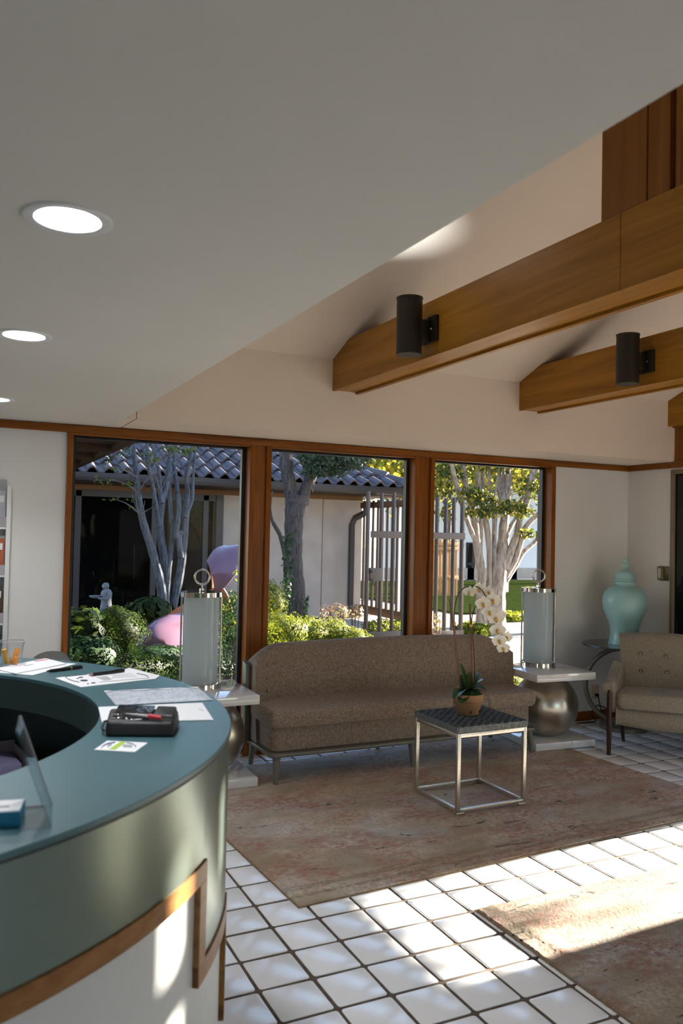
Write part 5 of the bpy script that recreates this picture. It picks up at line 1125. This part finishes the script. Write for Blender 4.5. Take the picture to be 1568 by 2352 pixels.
# ---- eave of the wing at the left, running away from the window wall
ex = UZ(240, 1050, 2.5)[0]
ev = thing('wing_eave', 'dark brown boarded eave overhang of the wing at the window', 'eave', (ex, WY+WD, 2.5))
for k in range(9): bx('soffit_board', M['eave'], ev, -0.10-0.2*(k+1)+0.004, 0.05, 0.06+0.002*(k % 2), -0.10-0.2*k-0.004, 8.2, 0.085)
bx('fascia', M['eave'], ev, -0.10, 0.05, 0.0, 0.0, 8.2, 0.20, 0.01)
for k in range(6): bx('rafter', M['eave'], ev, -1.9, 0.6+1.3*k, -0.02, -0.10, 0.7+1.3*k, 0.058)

# ---- trees
def stemz(t_, name, mat, pts, sc, ox, oy, Y, base, dyv=0.0, n=9):
    P = []; R = []
    for k, (x, y, w_) in enumerate(pts):
        Yk = Y+dyv*k/(len(pts)-1); p = UY(ox+x/sc, oy+y/sc, Yk); dep = PROJ(p)[2]; P.append(np.array([p[0]-base[0], p[1]-base[1], p[2]-base[2]])); R.append(max(0.004, w_/sc/2*dep/FPX))
    Q = smooth_path(P, 4); RR = np.interp(np.linspace(0, len(P)-1, len(Q)), range(len(P)), R)
    RR = RR*(1+0.05*np.sin(np.arange(len(Q))*2.1))
    return MB().tube(Q, list(RR), n).build(name, mat, t_, fix=False)
# left crape myrtle
LY = 11.6; b1_ = UY(374, 1408, LY); lt = thing('crape_myrtle', 'slender grey multi-stemmed tree in front of the dark glazing', 'tree', (b1_[0], LY, GZ0)); bb_ = (b1_[0], LY, GZ0)
Z1 = (2.8, 0, 960)
for i, (pts, dy) in enumerate([
    ([(1055, 1420, 66), (1050, 1280, 62), (1038, 1100, 62), (992, 900, 54), (930, 700, 50), (898, 560, 46), (888, 470, 42), (872, 330, 34), (850, 120, 26)], 0.0),
    ([(1060, 1400, 60), (1062, 1200, 60), (1070, 1020, 58), (1050, 870, 52), (1028, 700, 50), (1042, 540, 46), (1075, 400, 34), (1092, 200, 28), (1088, 60, 22)], 0.2),
    ([(1042, 550, 34), (1028, 470, 30), (1022, 350, 26), (985, 200, 22), (975, 80, 18)], 0.3),
    ([(1075, 1060, 40), (1098, 860, 36), (1112, 740, 34), (1094, 560, 28), (1088, 380, 24), (1085, 240, 20), (1110, 80, 16)], 0.4),
    ([(1095, 1420, 56), (1112, 1220, 56), (1158, 1000, 56), (1180, 800, 54), (1196, 600, 44), (1206, 470, 34), (1200, 380, 30), (1222, 250, 26), (1265, 80, 20)], 0.3),
    ([(1128, 780, 34), (1150, 580, 34), (1134, 420, 30), (1118, 260, 26), (1160, 80, 22)], 0.5),
    ([(1020, 700, 36), (985, 460, 30), (958, 330, 26), (940, 100, 22)], -0.2),
    ([(1190, 640, 30), (1236, 520, 24), (1240, 400, 20), (1256, 200, 16), (1270, 80, 14)], 0.2),
    ([(1165, 900, 40), (1150, 760, 44), (1175, 740, 30)], 0.1),
    ([(880, 420, 12), (800, 330, 8), (700, 270, 5), (640, 255, 3)], -0.3), ([(885, 470, 10), (800, 420, 6), (700, 400, 4), (600, 405, 3)], -0.3), ([(890, 600, 10), (820, 555, 6), (740, 520, 4)], -0.3),
    ([(905, 640, 10), (870, 560, 7), (850, 480, 5), (880, 400, 4)], -0.2), ([(1080, 400, 12), (1150, 320, 8), (1300, 230, 5)], 0.1)]):
    stemz(lt, 'stem', M['myrtle'], pts, *Z1, LY, bb_, dy)
for k in range(34):
    x0_, y0_ = random.choice([(875, 380), (885, 480), (960, 330), (1090, 250), (1030, 470), (1200, 420), (900, 620), (1120, 300), (985, 300)]); a = random.uniform(-2.6, -0.5); l_ = random.uniform(90, 260)
    stemz(lt, 'twig', M['twig'], [(x0_, y0_, 8), (x0_+l_*0.5*math.cos(a)+random.uniform(-12, 12), y0_+l_*0.5*math.sin(a), 5), (x0_+l_*math.cos(a)*1.1, y0_+l_*math.sin(a)*0.9, 3)], *Z1, LY-0.1, bb_, random.uniform(-0.4, 0.4), 5)
lp = []
for px, py, n_ in ((225, 1105, 14), (255, 1106, 10), (240, 1113, 12), (300, 1112, 26), (262, 1146, 14), (245, 1062, 14), (262, 1048, 12), (285, 1040, 20), (300, 1150, 8), (345, 1060, 25), (390, 1032, 60), (430, 1035, 60), (340, 1045, 30), (265, 1075, 14), (300, 1165, 6)):
    p = UY(px, py, LY-0.2); lp.append(np.array(p)-np.array(bb_)+rng.normal(size=(n_, 3))*np.array([0.055, 0.12, 0.025]))
leaves('foliage', M['greenleaf'], lt, np.concatenate(lp), 0.05, 11, 0.6)
# oak
KY = 12.6; kb_ = UY(690, 1430, KY); ok = thing('oak_tree', 'rough dark oak trunk with ivy, forking behind the middle window', 'tree', (kb_[0], KY, GZ0)); kbb = (kb_[0], KY, GZ0)
Z2 = (3.409, 540, 1000)
stemz(ok, 'trunk', M['oakbark'], [(486, 1620, 220), (484, 1500, 200), (482, 1420, 178), (464, 1200, 168), (452, 1000, 152), (456, 800, 142), (462, 620, 150), (478, 520, 172), (482, 470, 170)], *Z2, KY, kbb, 0.0, 18)
stemz(ok, 'limb', M['oakbark'], [(452, 560, 120), (432, 420, 108), (405, 280, 106), (396, 120, 112), (390, -60, 100)], *Z2, KY, kbb, 0.1, 14)
stemz(ok, 'limb', M['oakbark'], [(520, 540, 110), (555, 400, 84), (582, 320, 66), (552, 230, 66), (512, 130, 74), (480, -40, 60)], *Z2, KY, kbb, -0.2, 12)
stemz(ok, 'limb', M['oakbark'], [(560, 440, 90), (595, 300, 100), (625, 160, 110), (660, 60, 90)], *Z2, KY, kbb, 0.6, 12)
stemz(ok, 'branch', M['oakbark'], [(410, 980, 60), (378, 880, 38), (350, 780, 34), (308, 705, 32), (284, 650, 24), (276, 560, 16), (290, 440, 10)], *Z2, KY, kbb, -0.2, 8)
op_ = [blob(UY(px, py, KY-0.5)-np.array(kbb), r_, n_, 20+i, 0.1) for i, (px, py, r_, n_) in enumerate([(745, 1052, (0.42, 0.4, 0.20), 1300), (790, 1060, (0.45, 0.4, 0.16), 1100), (730, 1080, (0.22, 0.3, 0.12), 420), (830, 1045, (0.35, 0.4, 0.10), 450), (770, 1085, (0.16, 0.3, 0.08), 160), (706, 1085, (0.10, 0.2, 0.08), 120)])]
leaves('foliage', M['oakleaf'], ok, np.concatenate(op_), 0.065, 21, 0.55)
iv = []
for px, py in [(660+random.uniform(-8, 10)+0.006*(y-1230), y) for y in np.linspace(1225, 1400, 150)]: iv.append(np.array(UY(px, py, KY-0.52))-np.array(kbb)+rng.normal(size=3)*np.array([0.02, 0.03, 0.02]))
for px, py in [(703+random.uniform(-3, 4), y) for y in np.linspace(1370, 1420, 40)]: iv.append(np.array(UY(px, py, KY-0.45))-np.array(kbb)+rng.normal(size=3)*0.02)
for px, py in [(651+random.uniform(-2, 3), y) for y in np.linspace(1340, 1410, 40)]: iv.append(np.array(UY(px, py, KY-0.25))-np.array(kbb)+rng.normal(size=3)*0.02)
leaves('ivy', M['darkleaf'], ok, np.array(iv), 0.06, 22, 0.8)
# pale crape myrtle at the right
RY = 12.6; rb_ = UY(1118, 1450, RY); rtree = thing('crape_myrtle', 'broad pale-barked multi-stemmed tree behind the iron gate', 'tree', (rb_[0], RY, GZ0)); rbb = (rb_[0], RY, GZ0)
Z3 = (4.356, 940, 1000)
for pts, dy in [
    ([(745, 1980, 150), (722, 1850, 120), (715, 1600, 100), (712, 1350, 92), (676, 1080, 84), (650, 850, 72), (600, 600, 62), (540, 350, 60), (520, 100, 60)], 0.0),
    ([(850, 2000, 240), (862, 1850, 200), (872, 1600, 178), (900, 1350, 160), (930, 1100, 110), (950, 850, 92), (985, 560, 72), (990, 400, 60), (960, 100, 60)], 0.1),
    ([(800, 1700, 60), (798, 1250, 52), (782, 980, 60), (740, 760, 62), (690, 500, 56), (690, 150, 50)], 0.3),
    ([(850, 1450, 50), (848, 1000, 46), (850, 700, 60), (800, 450, 30), (800, 150, 26)], 0.4),
    ([(950, 1330, 100), (1005, 1170, 84), (1070, 1000, 70), (1108, 820, 62), (1180, 640, 66), (1210, 450, 70), (1310, 250, 60)], -0.3),
    ([(950, 1420, 80), (1050, 1250, 70), (1110, 1080, 62), (1160, 920, 56), (1300, 780, 50)], -0.2),
    ([(960, 1450, 70), (1060, 1300, 60), (1140, 1170, 46), (1240, 1080, 40), (1300, 1000, 34)], 0.0),
    ([(672, 1080, 60), (620, 960, 52), (560, 800, 46), (500, 600, 52), (440, 380, 52), (400, 150, 44)], -0.2),
    ([(712, 1300, 50), (705, 1000, 56), (730, 700, 40), (742, 450, 34), (742, 150, 30)], 0.3),
    ([(960, 1020, 60), (1020, 900, 44), (1080, 800, 36), (1180, 560, 34), (1260, 420, 36)], 0.1),
    ([(930, 800, 60), (940, 560, 84), (925, 350, 86), (930, 100, 80)], 0.5),
    ([(850, 620, 20), (875, 450, 18), (900, 300, 14)], 0.1), ([(620, 620, 30), (560, 480, 22), (470, 440, 14), (300, 480, 8)], -0.1), ([(940, 850, 26), (880, 500, 14), (700, 500, 10), (560, 530, 6)], 0.4)]:
    stemz(rtree, 'stem', M['palebark'], pts, *Z3, RY, rbb, dy, 12)
cr = [blob(UY(px, py, RY+dy)-np.array(rbb), r_, n_, 40+i, 0.05) for i, (px, py, dy, r_, n_) in enumerate([(1010, 1120, 0.5, (0.30, 0.5, 0.22), 240), (1040, 1085, 0.2, (0.5, 0.5, 0.25), 420), (1095, 1140, -0.4, (0.40, 0.3, 0.20), 380), (1110, 1178, -0.5, (0.45, 0.3, 0.09), 260), (1160, 1165, -0.5, (0.5, 0.3, 0.14), 380), (1200, 1175, -0.6, (0.25, 0.3, 0.12), 160), (1180, 1100, 0.5, (0.5, 0.5, 0.25), 400), (1220, 1120, -0.3, (0.3, 0.4, 0.3), 300), (1210, 1225, -0.3, (0.18, 0.3, 0.10), 90), (1120, 1070, 0.2, (0.7, 0.5, 0.14), 450), (990, 1100, 0.0, (0.3, 0.4, 0.4), 300), (1022, 1180, 0.1, (0.14, 0.3, 0.16), 60), (960, 1060, 0.0, (0.5, 0.5, 0.3), 300)])]
leaves('foliage', M['rightleaf'], rtree, np.concatenate(cr), 0.085, 44, 0.62)
def far_tree(lab, px, py, Y, r_, n_, mat, size, seed):
    c = UY(px, py, Y); t_ = thing('garden_tree', lab, 'tree', (c[0], Y, GZ0+0.0125)); h_ = c[2]-GZ0
    leaves('crown', mat, t_, blob((0, 0, h_), r_, n_, seed, 0.15), size, seed, 0.7)
    MB().tube([(0, 0, 0), (0.1, 0.05, h_*0.5), (0.0, 0, h_)], [0.16, 0.12, 0.05], 8).build('trunk', M['twig'], t_)
    for k in range(5): MB().tube([(0.05, 0, h_*0.55), (r_[0]*0.7*math.cos(1.3*k), r_[1]*0.7*math.sin(1.3*k), h_+r_[2]*0.3*math.sin(k))], [0.05, 0.015], 6).build('branch', M['twig'], t_)
far_tree('yellow-leaved tree behind the building hip and gate', 930, 1050, 19.0, (2.0, 1.6, 1.5), 3800, M['yellowleaf'], 0.17, 61)
far_tree('golden autumn tree rising beyond the pale-barked tree', 1030, 1040, 24.5, (2.2, 1.8, 1.7), 3800, M['yellowleaf'], 0.18, 62)
far_tree('green-gold tree beyond the pale-barked tree by the white building', 1160, 1060, 20.5, (2.4, 1.6, 1.2), 3600, M['yellowleaf'], 0.17, 63)
far_tree('tall green tree at the end of the white building', 1290, 1040, 24.0, (2.6, 2.0, 2.2), 3200, M['greenleaf'], 0.2, 64)

# ---- shrubs and hedges
bush('box_bush', 'round clipped box bush beside the pink sculpture', pxy(268, 1452, 8.6), (0.30, 0.30, 0.27), 5200, M['box'], 0.030, 71, stems=6)
hs = [(640, 1450, 9.6, (0.42, 0.35, 0.24)), (695, 1455, 9.8, (0.42, 0.35, 0.21)), (750, 1455, 9.8, (0.40, 0.35, 0.20)), (800, 1468, 9.6, (0.30, 0.3, 0.16))]
for i, (px, py, Y, r_) in enumerate(hs): bush('hedge_shrub', ['yellow-green hedge shrub nearest the wide window post', 'yellow-green hedge shrub at the foot of the oak', 'yellow-green hedge shrub between oak and downspout', 'low yellow-green hedge shrub beside the gate latch'][i], pxy(px, py, Y), r_, 3600, M['hedge'], 0.034, 80+i, 'clipped hedge shrubs', stems=4)
bush('laurel_shrub', 'upright green shrub against the stucco wall by the post', pxy(622, 1385, 11.0), (0.22, 0.25, 0.34), 2600, M['hedge'], 0.036, 90)
bush('laurel_shrub', 'dark leggy shrub with bare twigs beside the aqua lamp', pxy(530, 1440, 8.2), (0.17, 0.3, 0.42), 2600, M['darkleaf'], 0.034, 91)
bush('ground_cover', 'low dark ground cover below the pink sculpture', pxy(420, 1535, 8.3), (0.75, 0.35, 0.14), 5200, M['darkleaf'], 0.032, 92, cat='plant')
bush('ground_cover', 'low green ground cover below the round box bush', pxy(260, 1535, 8.0), (0.7, 0.3, 0.12), 4200, M['box'], 0.032, 93, cat='plant')
bush('ground_cover', 'dark ground cover between the box bush and the pink sculpture', pxy(345, 1508, 9.0), (0.55, 0.3, 0.13), 3600, M['darkleaf'], 0.036, 104, cat='plant')
bush('ground_cover', 'dark leafy ground cover along the left window frame', pxy(195, 1510, 8.1), (0.35, 0.28, 0.20), 2600, M['darkleaf'], 0.05, 105, cat='plant')
bush('ground_cover', 'dark ground cover at the foot of the small statue', pxy(250, 1425, 11.4), (0.9, 0.4, 0.16), 2600, M['darkleaf'], 0.06, 106, cat='plant')
bush('broadleaf_plant', 'broad-leaved sunlit plant beside the window frame', pxy(190, 1455, 8.6), (0.26, 0.3, 0.25), 420, M['box'], 0.13, 94, cat='plant')
bush('broadleaf_plant', 'broad-leaved dark plant at the foot of the grey tree', pxy(345, 1405, 11.2), (0.30, 0.3, 0.20), 320, M['box'], 0.17, 95, cat='plant')
bush('fern_clump', 'grassy clump of leaves at the foot of the pale tree', pxy(1085, 1450, 11.6), (0.35, 0.3, 0.14), 900, M['hedge'], 0.10, 96, cat='plant')
bush('fern_clump', 'sunlit low plants on the bed between gate and pale tree', pxy(1175, 1418, 13.4), (0.5, 0.3, 0.12), 800, M['hedge'], 0.09, 97, cat='plant')
bush('low_plant', 'sunlit low plants behind the iron gate bars', pxy(890, 1440, 12.4), (0.55, 0.3, 0.13), 1300, M['hedge'], 0.06, 98, cat='plant')
bush('low_plant', 'bright low plant seen under the side table through the glass', pxy(1165, 1562, 6.6), (0.16, 0.16, 0.10), 700, M['hedge'], 0.03, 99, cat='plant')
bush('reddish_shrub', 'sparse reddish shrub in front of the stucco wall', pxy(770, 1408, 12.0), (0.28, 0.25, 0.15), 260, M['paleplant'], 0.055, 100)
bush('reddish_shrub', 'sparse reddish shrub next to the downspout foot', pxy(815, 1405, 12.4), (0.16, 0.2, 0.13), 200, M['paleplant'], 0.05, 101)
bush('tall_weed', 'pale feathery weed in front of the gate panel', pxy(1003, 1432, 10.6), (0.08, 0.08, 0.20), 160, M['paleplant'], 0.04, 102, cat='plant')
tw = thing('bare_twigs', 'bare grey twigs rising by the aqua lamp', 'twigs', tuple(np.array(pxy(528, 1520, 8.0))*np.array([1, 1, 0])+np.array([0, 0, GZ0])))
for k in range(26):
    a, b2 = random.uniform(-0.16, 0.12), random.uniform(-0.1, 0.16); h_ = random.uniform(0.45, 0.95)
    MB().tube([(a, 0.05*k/26, 0), ((a+b2)/2+0.03, 0, h_*0.5), (b2+0.06, 0, h_)], [0.006, 0.004, 0.002], 5).build('twig', M['twig'], tw)
pl = [np.array([p_[0], 0, p_[1]])+rng.normal(size=(14, 3))*0.03 for p_ in ((-0.05, 0.9), (0.02, 1.0), (0.08, 1.25), (0.11, 1.15), (0.05, 0.75), (-0.10, 0.7), (0.1, 0.6))]
leaves('sprigs', M['hedge'], tw, np.concatenate(pl), 0.05, 103)

sh = thing('courtyard_shrub', 'sparse leafy shrub outside the low window in the right wall', 'shrub', (8.6, 3.2, GZ0))
leaves('foliage', M['greenleaf'], sh, np.c_[rng.uniform(-0.5, 0.6, 150), rng.uniform(-0.6, 0.6, 150), 1.93+rng.normal(size=150)*0.09], 0.10, 120, 0.6)
for k in range(5): MB().tube([(0.05*k-0.1, 0, 0), (0.2*k-0.4, 0.2*k-0.4, 1.7)], [0.012, 0.004], 5).build('stem', M['twig'], sh)
cy_ = thing('added_shade_tree', 'unseen leafy tree added beyond the right wall to shade the garden', 'tree', (12.0, 11.6, GZ0))  # out-of-view tree placed to block the sun from part of the garden
leaves('crown', M['greenleaf'], cy_, blob((0, 0, 4.75), (1.5, 3.0, 2.0), 3600, 130, 0.1), 0.24, 130, 0.65)
MB().tube([(0, 0, 0), (0.1, 0.05, 2.0), (0.0, 0, 4.4)], [0.16, 0.13, 0.06], 10).build('trunk', M['oakbark'], cy_)
for k in range(6): MB().tube([(0.05, 0, 2.4), (0.8*math.cos(1.1*k), 1.8*math.sin(1.1*k), 4.4+0.5*math.sin(2*k))], [0.06, 0.015], 6).build('branch', M['oakbark'], cy_)
# ---- pink ribbon sculpture
PY = 9.6; pb_ = UY(430, 1500, PY)
ps = thing('ribbon_sculpture', 'twisted pink and lilac painted steel ribbon sculpture among the shrubs', 'sculpture', (pb_[0], PY, GZ0))
def pp_(px, py, dy=0.0): p = UY(px, py, PY+dy); return np.array([p[0]-pb_[0], p[1]-PY, p[2]-GZ0])
def ribbon(name, mat, A_, B_, th=0.012, n=24, bow=0.0):
    a = smooth_path([pp_(*p) for p in A_], 6); b3 = smooth_path([pp_(*p) for p in B_], 6); n = min(len(a), len(b3))
    a = [a[int(i*(len(a)-1)/(n-1))] for i in range(n)]; b3 = [b3[int(i*(len(b3)-1)/(n-1))] for i in range(n)]
    m2 = MB(); nv = 9
    def pt(i, j, off):
        s = j/(nv-1); p = a[i]*(1-s)+b3[i]*s; i2 = min(i+1, n-1); i1 = max(i-1, 0)
        nn = np.cross(a[i2]-a[i1]+b3[i2]-b3[i1], b3[i]-a[i]); nn = nn/(np.linalg.norm(nn)+1e-9)
        return p+nn*(bow*math.sin(PI*s)+off)
    for off, flip in ((0, False), (th, True)):
        vs = [pt(i, j, off) for i in range(n) for j in range(nv)]
        fs = [(i*nv+j, i*nv+j+1, (i+1)*nv+j+1, (i+1)*nv+j) for i in range(n-1) for j in range(nv-1)]
        m2.add(vs, [tuple(reversed(f)) for f in fs] if flip else fs)
    N_ = n*nv
    for i in range(n-1):
        m2.f.append((i*nv, (i+1)*nv, (i+1)*nv+N_, i*nv+N_)); m2.f.append((i*nv+nv-1, i*nv+nv-1+N_, (i+1)*nv+nv-1+N_, (i+1)*nv+nv-1))
    return m2.build(name, mat, ps, ang=60)
ribbon('lower_fold', M['pinksteel'], [(318, 1482, -0.15), (336, 1440, -0.1), (372, 1416, 0.0), (420, 1408, 0.1), (470, 1412, 0.2)], [(326, 1492, -0.3), (355, 1476, -0.35), (390, 1482, -0.35), (430, 1496, -0.3), (480, 1500, -0.2)], bow=-0.08)
ribbon('upper_fold', M['pinksteel'], [(474, 1288, 0.0), (490, 1264, 0.1), (508, 1254, 0.2), (530, 1252, 0.25), (562, 1256, 0.3)], [(492, 1360, -0.15), (515, 1350, -0.2), (536, 1325, -0.2), (560, 1295, -0.15), (585, 1275, -0.1)], bow=-0.10)
ribbon('inner_fold', M['coral'], [(474, 1288, 0.02), (482, 1310, 0.05), (486, 1340, 0.05), (484, 1370, 0.05)], [(482, 1286, 0.25), (492, 1310, 0.25), (494, 1340, 0.2), (490, 1375, 0.2)])
ribbon('rising_fold', M['coral'], [(508, 1345, 0.0), (524, 1370, 0.05), (534, 1410, 0.1), (530, 1450, 0.15), (505, 1480, 0.15)], [(470, 1360, 0.3), (480, 1390, 0.3), (480, 1420, 0.3), (470, 1450, 0.3), (450, 1470, 0.2)])
ribbon('rear_fold', M['coral'], [(385, 1412, 0.3), (410, 1394, 0.3), (440, 1380, 0.3), (480, 1375, 0.3)], [(400, 1425, 0.2), (425, 1418, 0.2), (450, 1415, 0.2), (480, 1412, 0.2)])
pk = pp_(430, 1500); MB().box(-0.2, -0.1, 0, 0.2, 0.2, max(0.03, pk[2]+0.03)).build('plinth', M['officedark'], ps)
# ---- small statue holding a shell
TYs = 12.2; tb_ = UY(240, 1412, TYs); k_ = PROJ(tb_)[2]/FPX
stt = thing('garden_statue', 'small pale stone figure holding out a shallow bowl', 'statue', (tb_[0], TYs, GZ0)); z0 = tb_[2]-GZ0
MB().lathe([(0.0, 0.0), (0.16, 0.0), (0.16, 0.05), (0.11, 0.08), (0.10, z0-0.06), (0.15, z0-0.03), (0.15, z0), (0.0, z0)], 18).build('pedestal', M['stone'], stt)
fg = MB().lathe([(0.0, 0), (14, 0), (15, 6), (13, 20), (11.5, 34), (12.5, 44), (13, 50), (10, 56), (5, 59), (4, 62), (0, 62)], 16, sx=k_, sy=k_*0.8)
fg.v = [(p[0]+3*k_, p[1], p[2]*k_) for p in fg.v]
n0 = len(fg.v); fg.sphere((-1*k_, 0, 66*k_), (6.2*k_, 6.2*k_, 7.6*k_), 14, 10); fg.sphere((2.2*k_, 0, 66*k_), (6.5*k_, 7*k_, 8*k_), 12, 8); fg.sphere((-7*k_, 0, 65.5*k_), (1.6*k_, 1.2*k_, 1.8*k_), 8, 6)
for s_ in (-1, 1): fg.tube(smooth_path([np.array((6*k_, s_*9*k_, 53*k_)), np.array((7*k_, s_*11*k_, 40*k_)), np.array((-6*k_, s_*8*k_, 37*k_)), np.array((-16*k_, s_*3*k_, 40*k_))]), [4.2*k_]*10+[3.0*k_]*9, 8)
fg.build('figure', M['stone'], stt).location = (0, 0, z0)
MB().lathe([(0.0, 38), (6, 38.5), (12, 41), (14, 44), (13, 44.5), (10, 42.5), (0, 40)], 20, sx=1, sy=0.8).xf(Matrix.Translation((-22*k_, 0, z0)) @ Matrix.Scale(k_, 4)).build('bowl', M['stone'], stt)

# ---- iron gate line: gate leaf, fixed panel, end post, side fence
GY = 11.2
def gate_panel(name, lab, cat, pxs, pytop, pybot, plate, latch=False, group=None):
    a, c = UY(pxs[0], pybot, GY), UY(pxs[-1], pybot, GY); t_ = thing(name, lab, cat, (a[0], GY, GZ0), 0, group)
    ztop = UY(pxs[0], pytop, GY)[2]-GZ0; zr0, zr1 = UY(880, 1235.5, GY)[2]-GZ0, UY(880, 1220, GY)[2]-GZ0
    zb0, zb1 = UY(pxs[0], plate[1], GY)[2]-GZ0, UY(pxs[0], plate[0], GY)[2]-GZ0
    for k, px in enumerate(pxs):
        x = UY(px, 1300, GY)[0]-a[0]; w_ = 0.028 if 0 < k < len(pxs)-1 else 0.036
        bx('bar', M['taupesteel'], t_, x-w_/2, -0.06, max(0.02, zb0-0.03) if 0 < k < len(pxs)-1 else 0.0, x+w_/2, 0.02, ztop-(0.06 if k in (len(pxs)-1,) else 0.0)-0.02*(k % 2), 0.002)
    x1 = c[0]-a[0]
    bx('mid_rail', M['taupesteel'], t_, 0.0, -0.075, zr0, x1, -0.062, zr1, 0.002); bx('kick_plate', M['taupesteel'], t_, 0.0, -0.075, max(0.02, zb0), x1, -0.062, zb1, 0.002)
    if latch:
        l0, l1 = UY(834, 1334, GY), UY(872, 1304, GY)
        lk = bx('lock_plate', M['taupesteel'], t_, 0.0, -0.08, l0[2]-GZ0, l1[0]-a[0], -0.03, l1[2]-GZ0, 0.003)
        p = UY(846, 1312, GY); MB().sphere((p[0]-a[0], -0.09, p[2]-GZ0), 0.022, 12, 8).build('cylinder_lock', M['darkmetal'], lk)
        p = UY(843, 1330, GY); MB().tube([(p[0]-a[0], -0.08, p[2]-GZ0), (p[0]-a[0], -0.12, p[2]-GZ0), (p[0]-a[0]+0.04, -0.12, p[2]-GZ0), (p[0]-a[0]+0.035, -0.12, p[2]-GZ0-0.09)], 0.010, 8).build('lever', M['darkmetal'], lk)
    return t_
gate_panel('iron_gate', 'taupe steel bar gate with lock plate and lever handle', 'gate', [841, 872, 900, 927], 1128, 1478, (1450, 1472), True)
gate_panel('bar_fence', 'fixed taupe steel bar panel beyond the window post', 'gate', [940, 966, 1000, 1020, 1038, 1058], 1138, 1478, (1450, 1463))
pq = UY(1236, 1480, GY); po = thing('gate_post', 'lone taupe steel post with collar at the right jamb', 'post', (pq[0], GY, GZ0))
bx('shaft', M['taupesteel'], po, -0.035, -0.035, 0, 0.035, 0.035, UY(1236, 1127, GY)[2]-GZ0, 0.003); bx('collar', M['taupesteel'], po, -0.05, -0.05, UY(1236, 1243, GY)[2]-GZ0, 0.05, 0.05, UY(1236, 1226, GY)[2]-GZ0, 0.003)
fa = UY(826, 1400, 14.9); fX = fa[0]
fb0 = UX(826, 1405, fX); fb1 = UX(926, 1438, fX)
sfn = thing('slat_fence', 'brown slat fence running back to the stucco corner behind the gate', 'fence', (fX, fb1[1], GZ0)); LF = max(1.2, fb0[1]-fb1[1])
bx('bottom_rail', M['brownrail'], sfn, -0.04, 0, 0.10, 0.04, LF, 0.26, 0.01); bx('top_rail', M['brownrail'], sfn, -0.04, 0, UX(880, 1152, fX)[2]-GZ0-0.12, 0.04, LF, UX(880, 1152, fX)[2]-GZ0, 0.01)
for k in range(9): y = LF*(k+0.3)/9; bx('slat', M['taupesteel'], sfn, -0.02, y, 0.26, 0.02, y+0.05, UX(880, 1148, fX)[2]-GZ0, 0.003)
cp_ = UY(920, 1395, 15.5); cpo = thing('white_column', 'cream square column standing behind the gate bars', 'column', (cp_[0], 15.5, GZ0)); bx('shaft', M['farwhite'], cpo, -0.09, -0.09, 0, 0.09, 0.09, UY(920, 1165, 15.5)[2]-GZ0, 0.01); bx('base', M['farwhite'], cpo, -0.12, -0.12, 0, 0.12, 0.12, 0.1, 0.01)
bxp = UY(595+10, 1400, 12.0)
# ---- far side: lawn, white building, board fence
tag(bx('lawn', M['lawn'], None, 10.2, 15.0, GZ0-0.03, 30, 26.0, GZ0+0.012, smooth=False), 'strip of green lawn before the white building', 'lawn', kind='stuff')
WYF = 27.0
wb = thing('white_building', 'long white building with tall dark windows beyond the lawn', 'building', (14, WYF, GZ0))
wl, wr_ = UY(985, 1300, WYF)[0], UY(1290, 1300, WYF)[0]
bx('wall', M['farwhite'], wb, wl-14-2, 0, 0, wr_-14+6, 0.3, 5.2); bx('plinth', M['stucco'], wb, wl-14-2, -0.05, 0, wr_-14+6, 0.0, 0.45); bx('roof_edge', M['gutter'], wb, wl-14-2.3, -0.6, 5.2, wr_-14+6, 0.4, 5.45)
for px0, px1, py0, py1 in ((1071, 1088, 1246, 1345), (1166, 1186, 1250, 1358)):
    a, c = UY(px0, py1, WYF), UY(px1, py0, WYF); wn = bx('window', M['officedark'], wb, a[0]-14-0.05, -0.04, a[2]-GZ0, c[0]-14+0.05, 0.0, c[2]-GZ0)
    bx('pane', M['blackglass'], wn, a[0]-14, -0.05, a[2]-GZ0+0.05, c[0]-14, -0.04, c[2]-GZ0-0.05); mz = (a[2]+c[2])/2-GZ0; bx('glazing_bar', M['officedark'], wn, a[0]-14, -0.07, mz-0.05, c[0]-14, -0.05, mz+0.05)
FBY = 19.0; f0, f1 = UY(985, 1400, FBY), UY(1052, 1242, FBY)
bf = thing('board_fence', 'golden brown board fence with rails behind the bar panel', 'fence', (f0[0], FBY, GZ0)); n_ = 9
for k in range(n_): w2 = (f1[0]-f0[0])/n_; bx('board', M['fenceboard'], bf, k*w2+0.006, 0, 0.05, (k+1)*w2-0.006, 0.03, f1[2]-GZ0+0.02*(k % 2), 0.003)
for z in (0.5, 1.3, f1[2]-GZ0-0.15): bx('rail', M['fenceboard'], bf, 0, -0.05, z, f1[0]-f0[0], 0.0, z+0.1, 0.005)
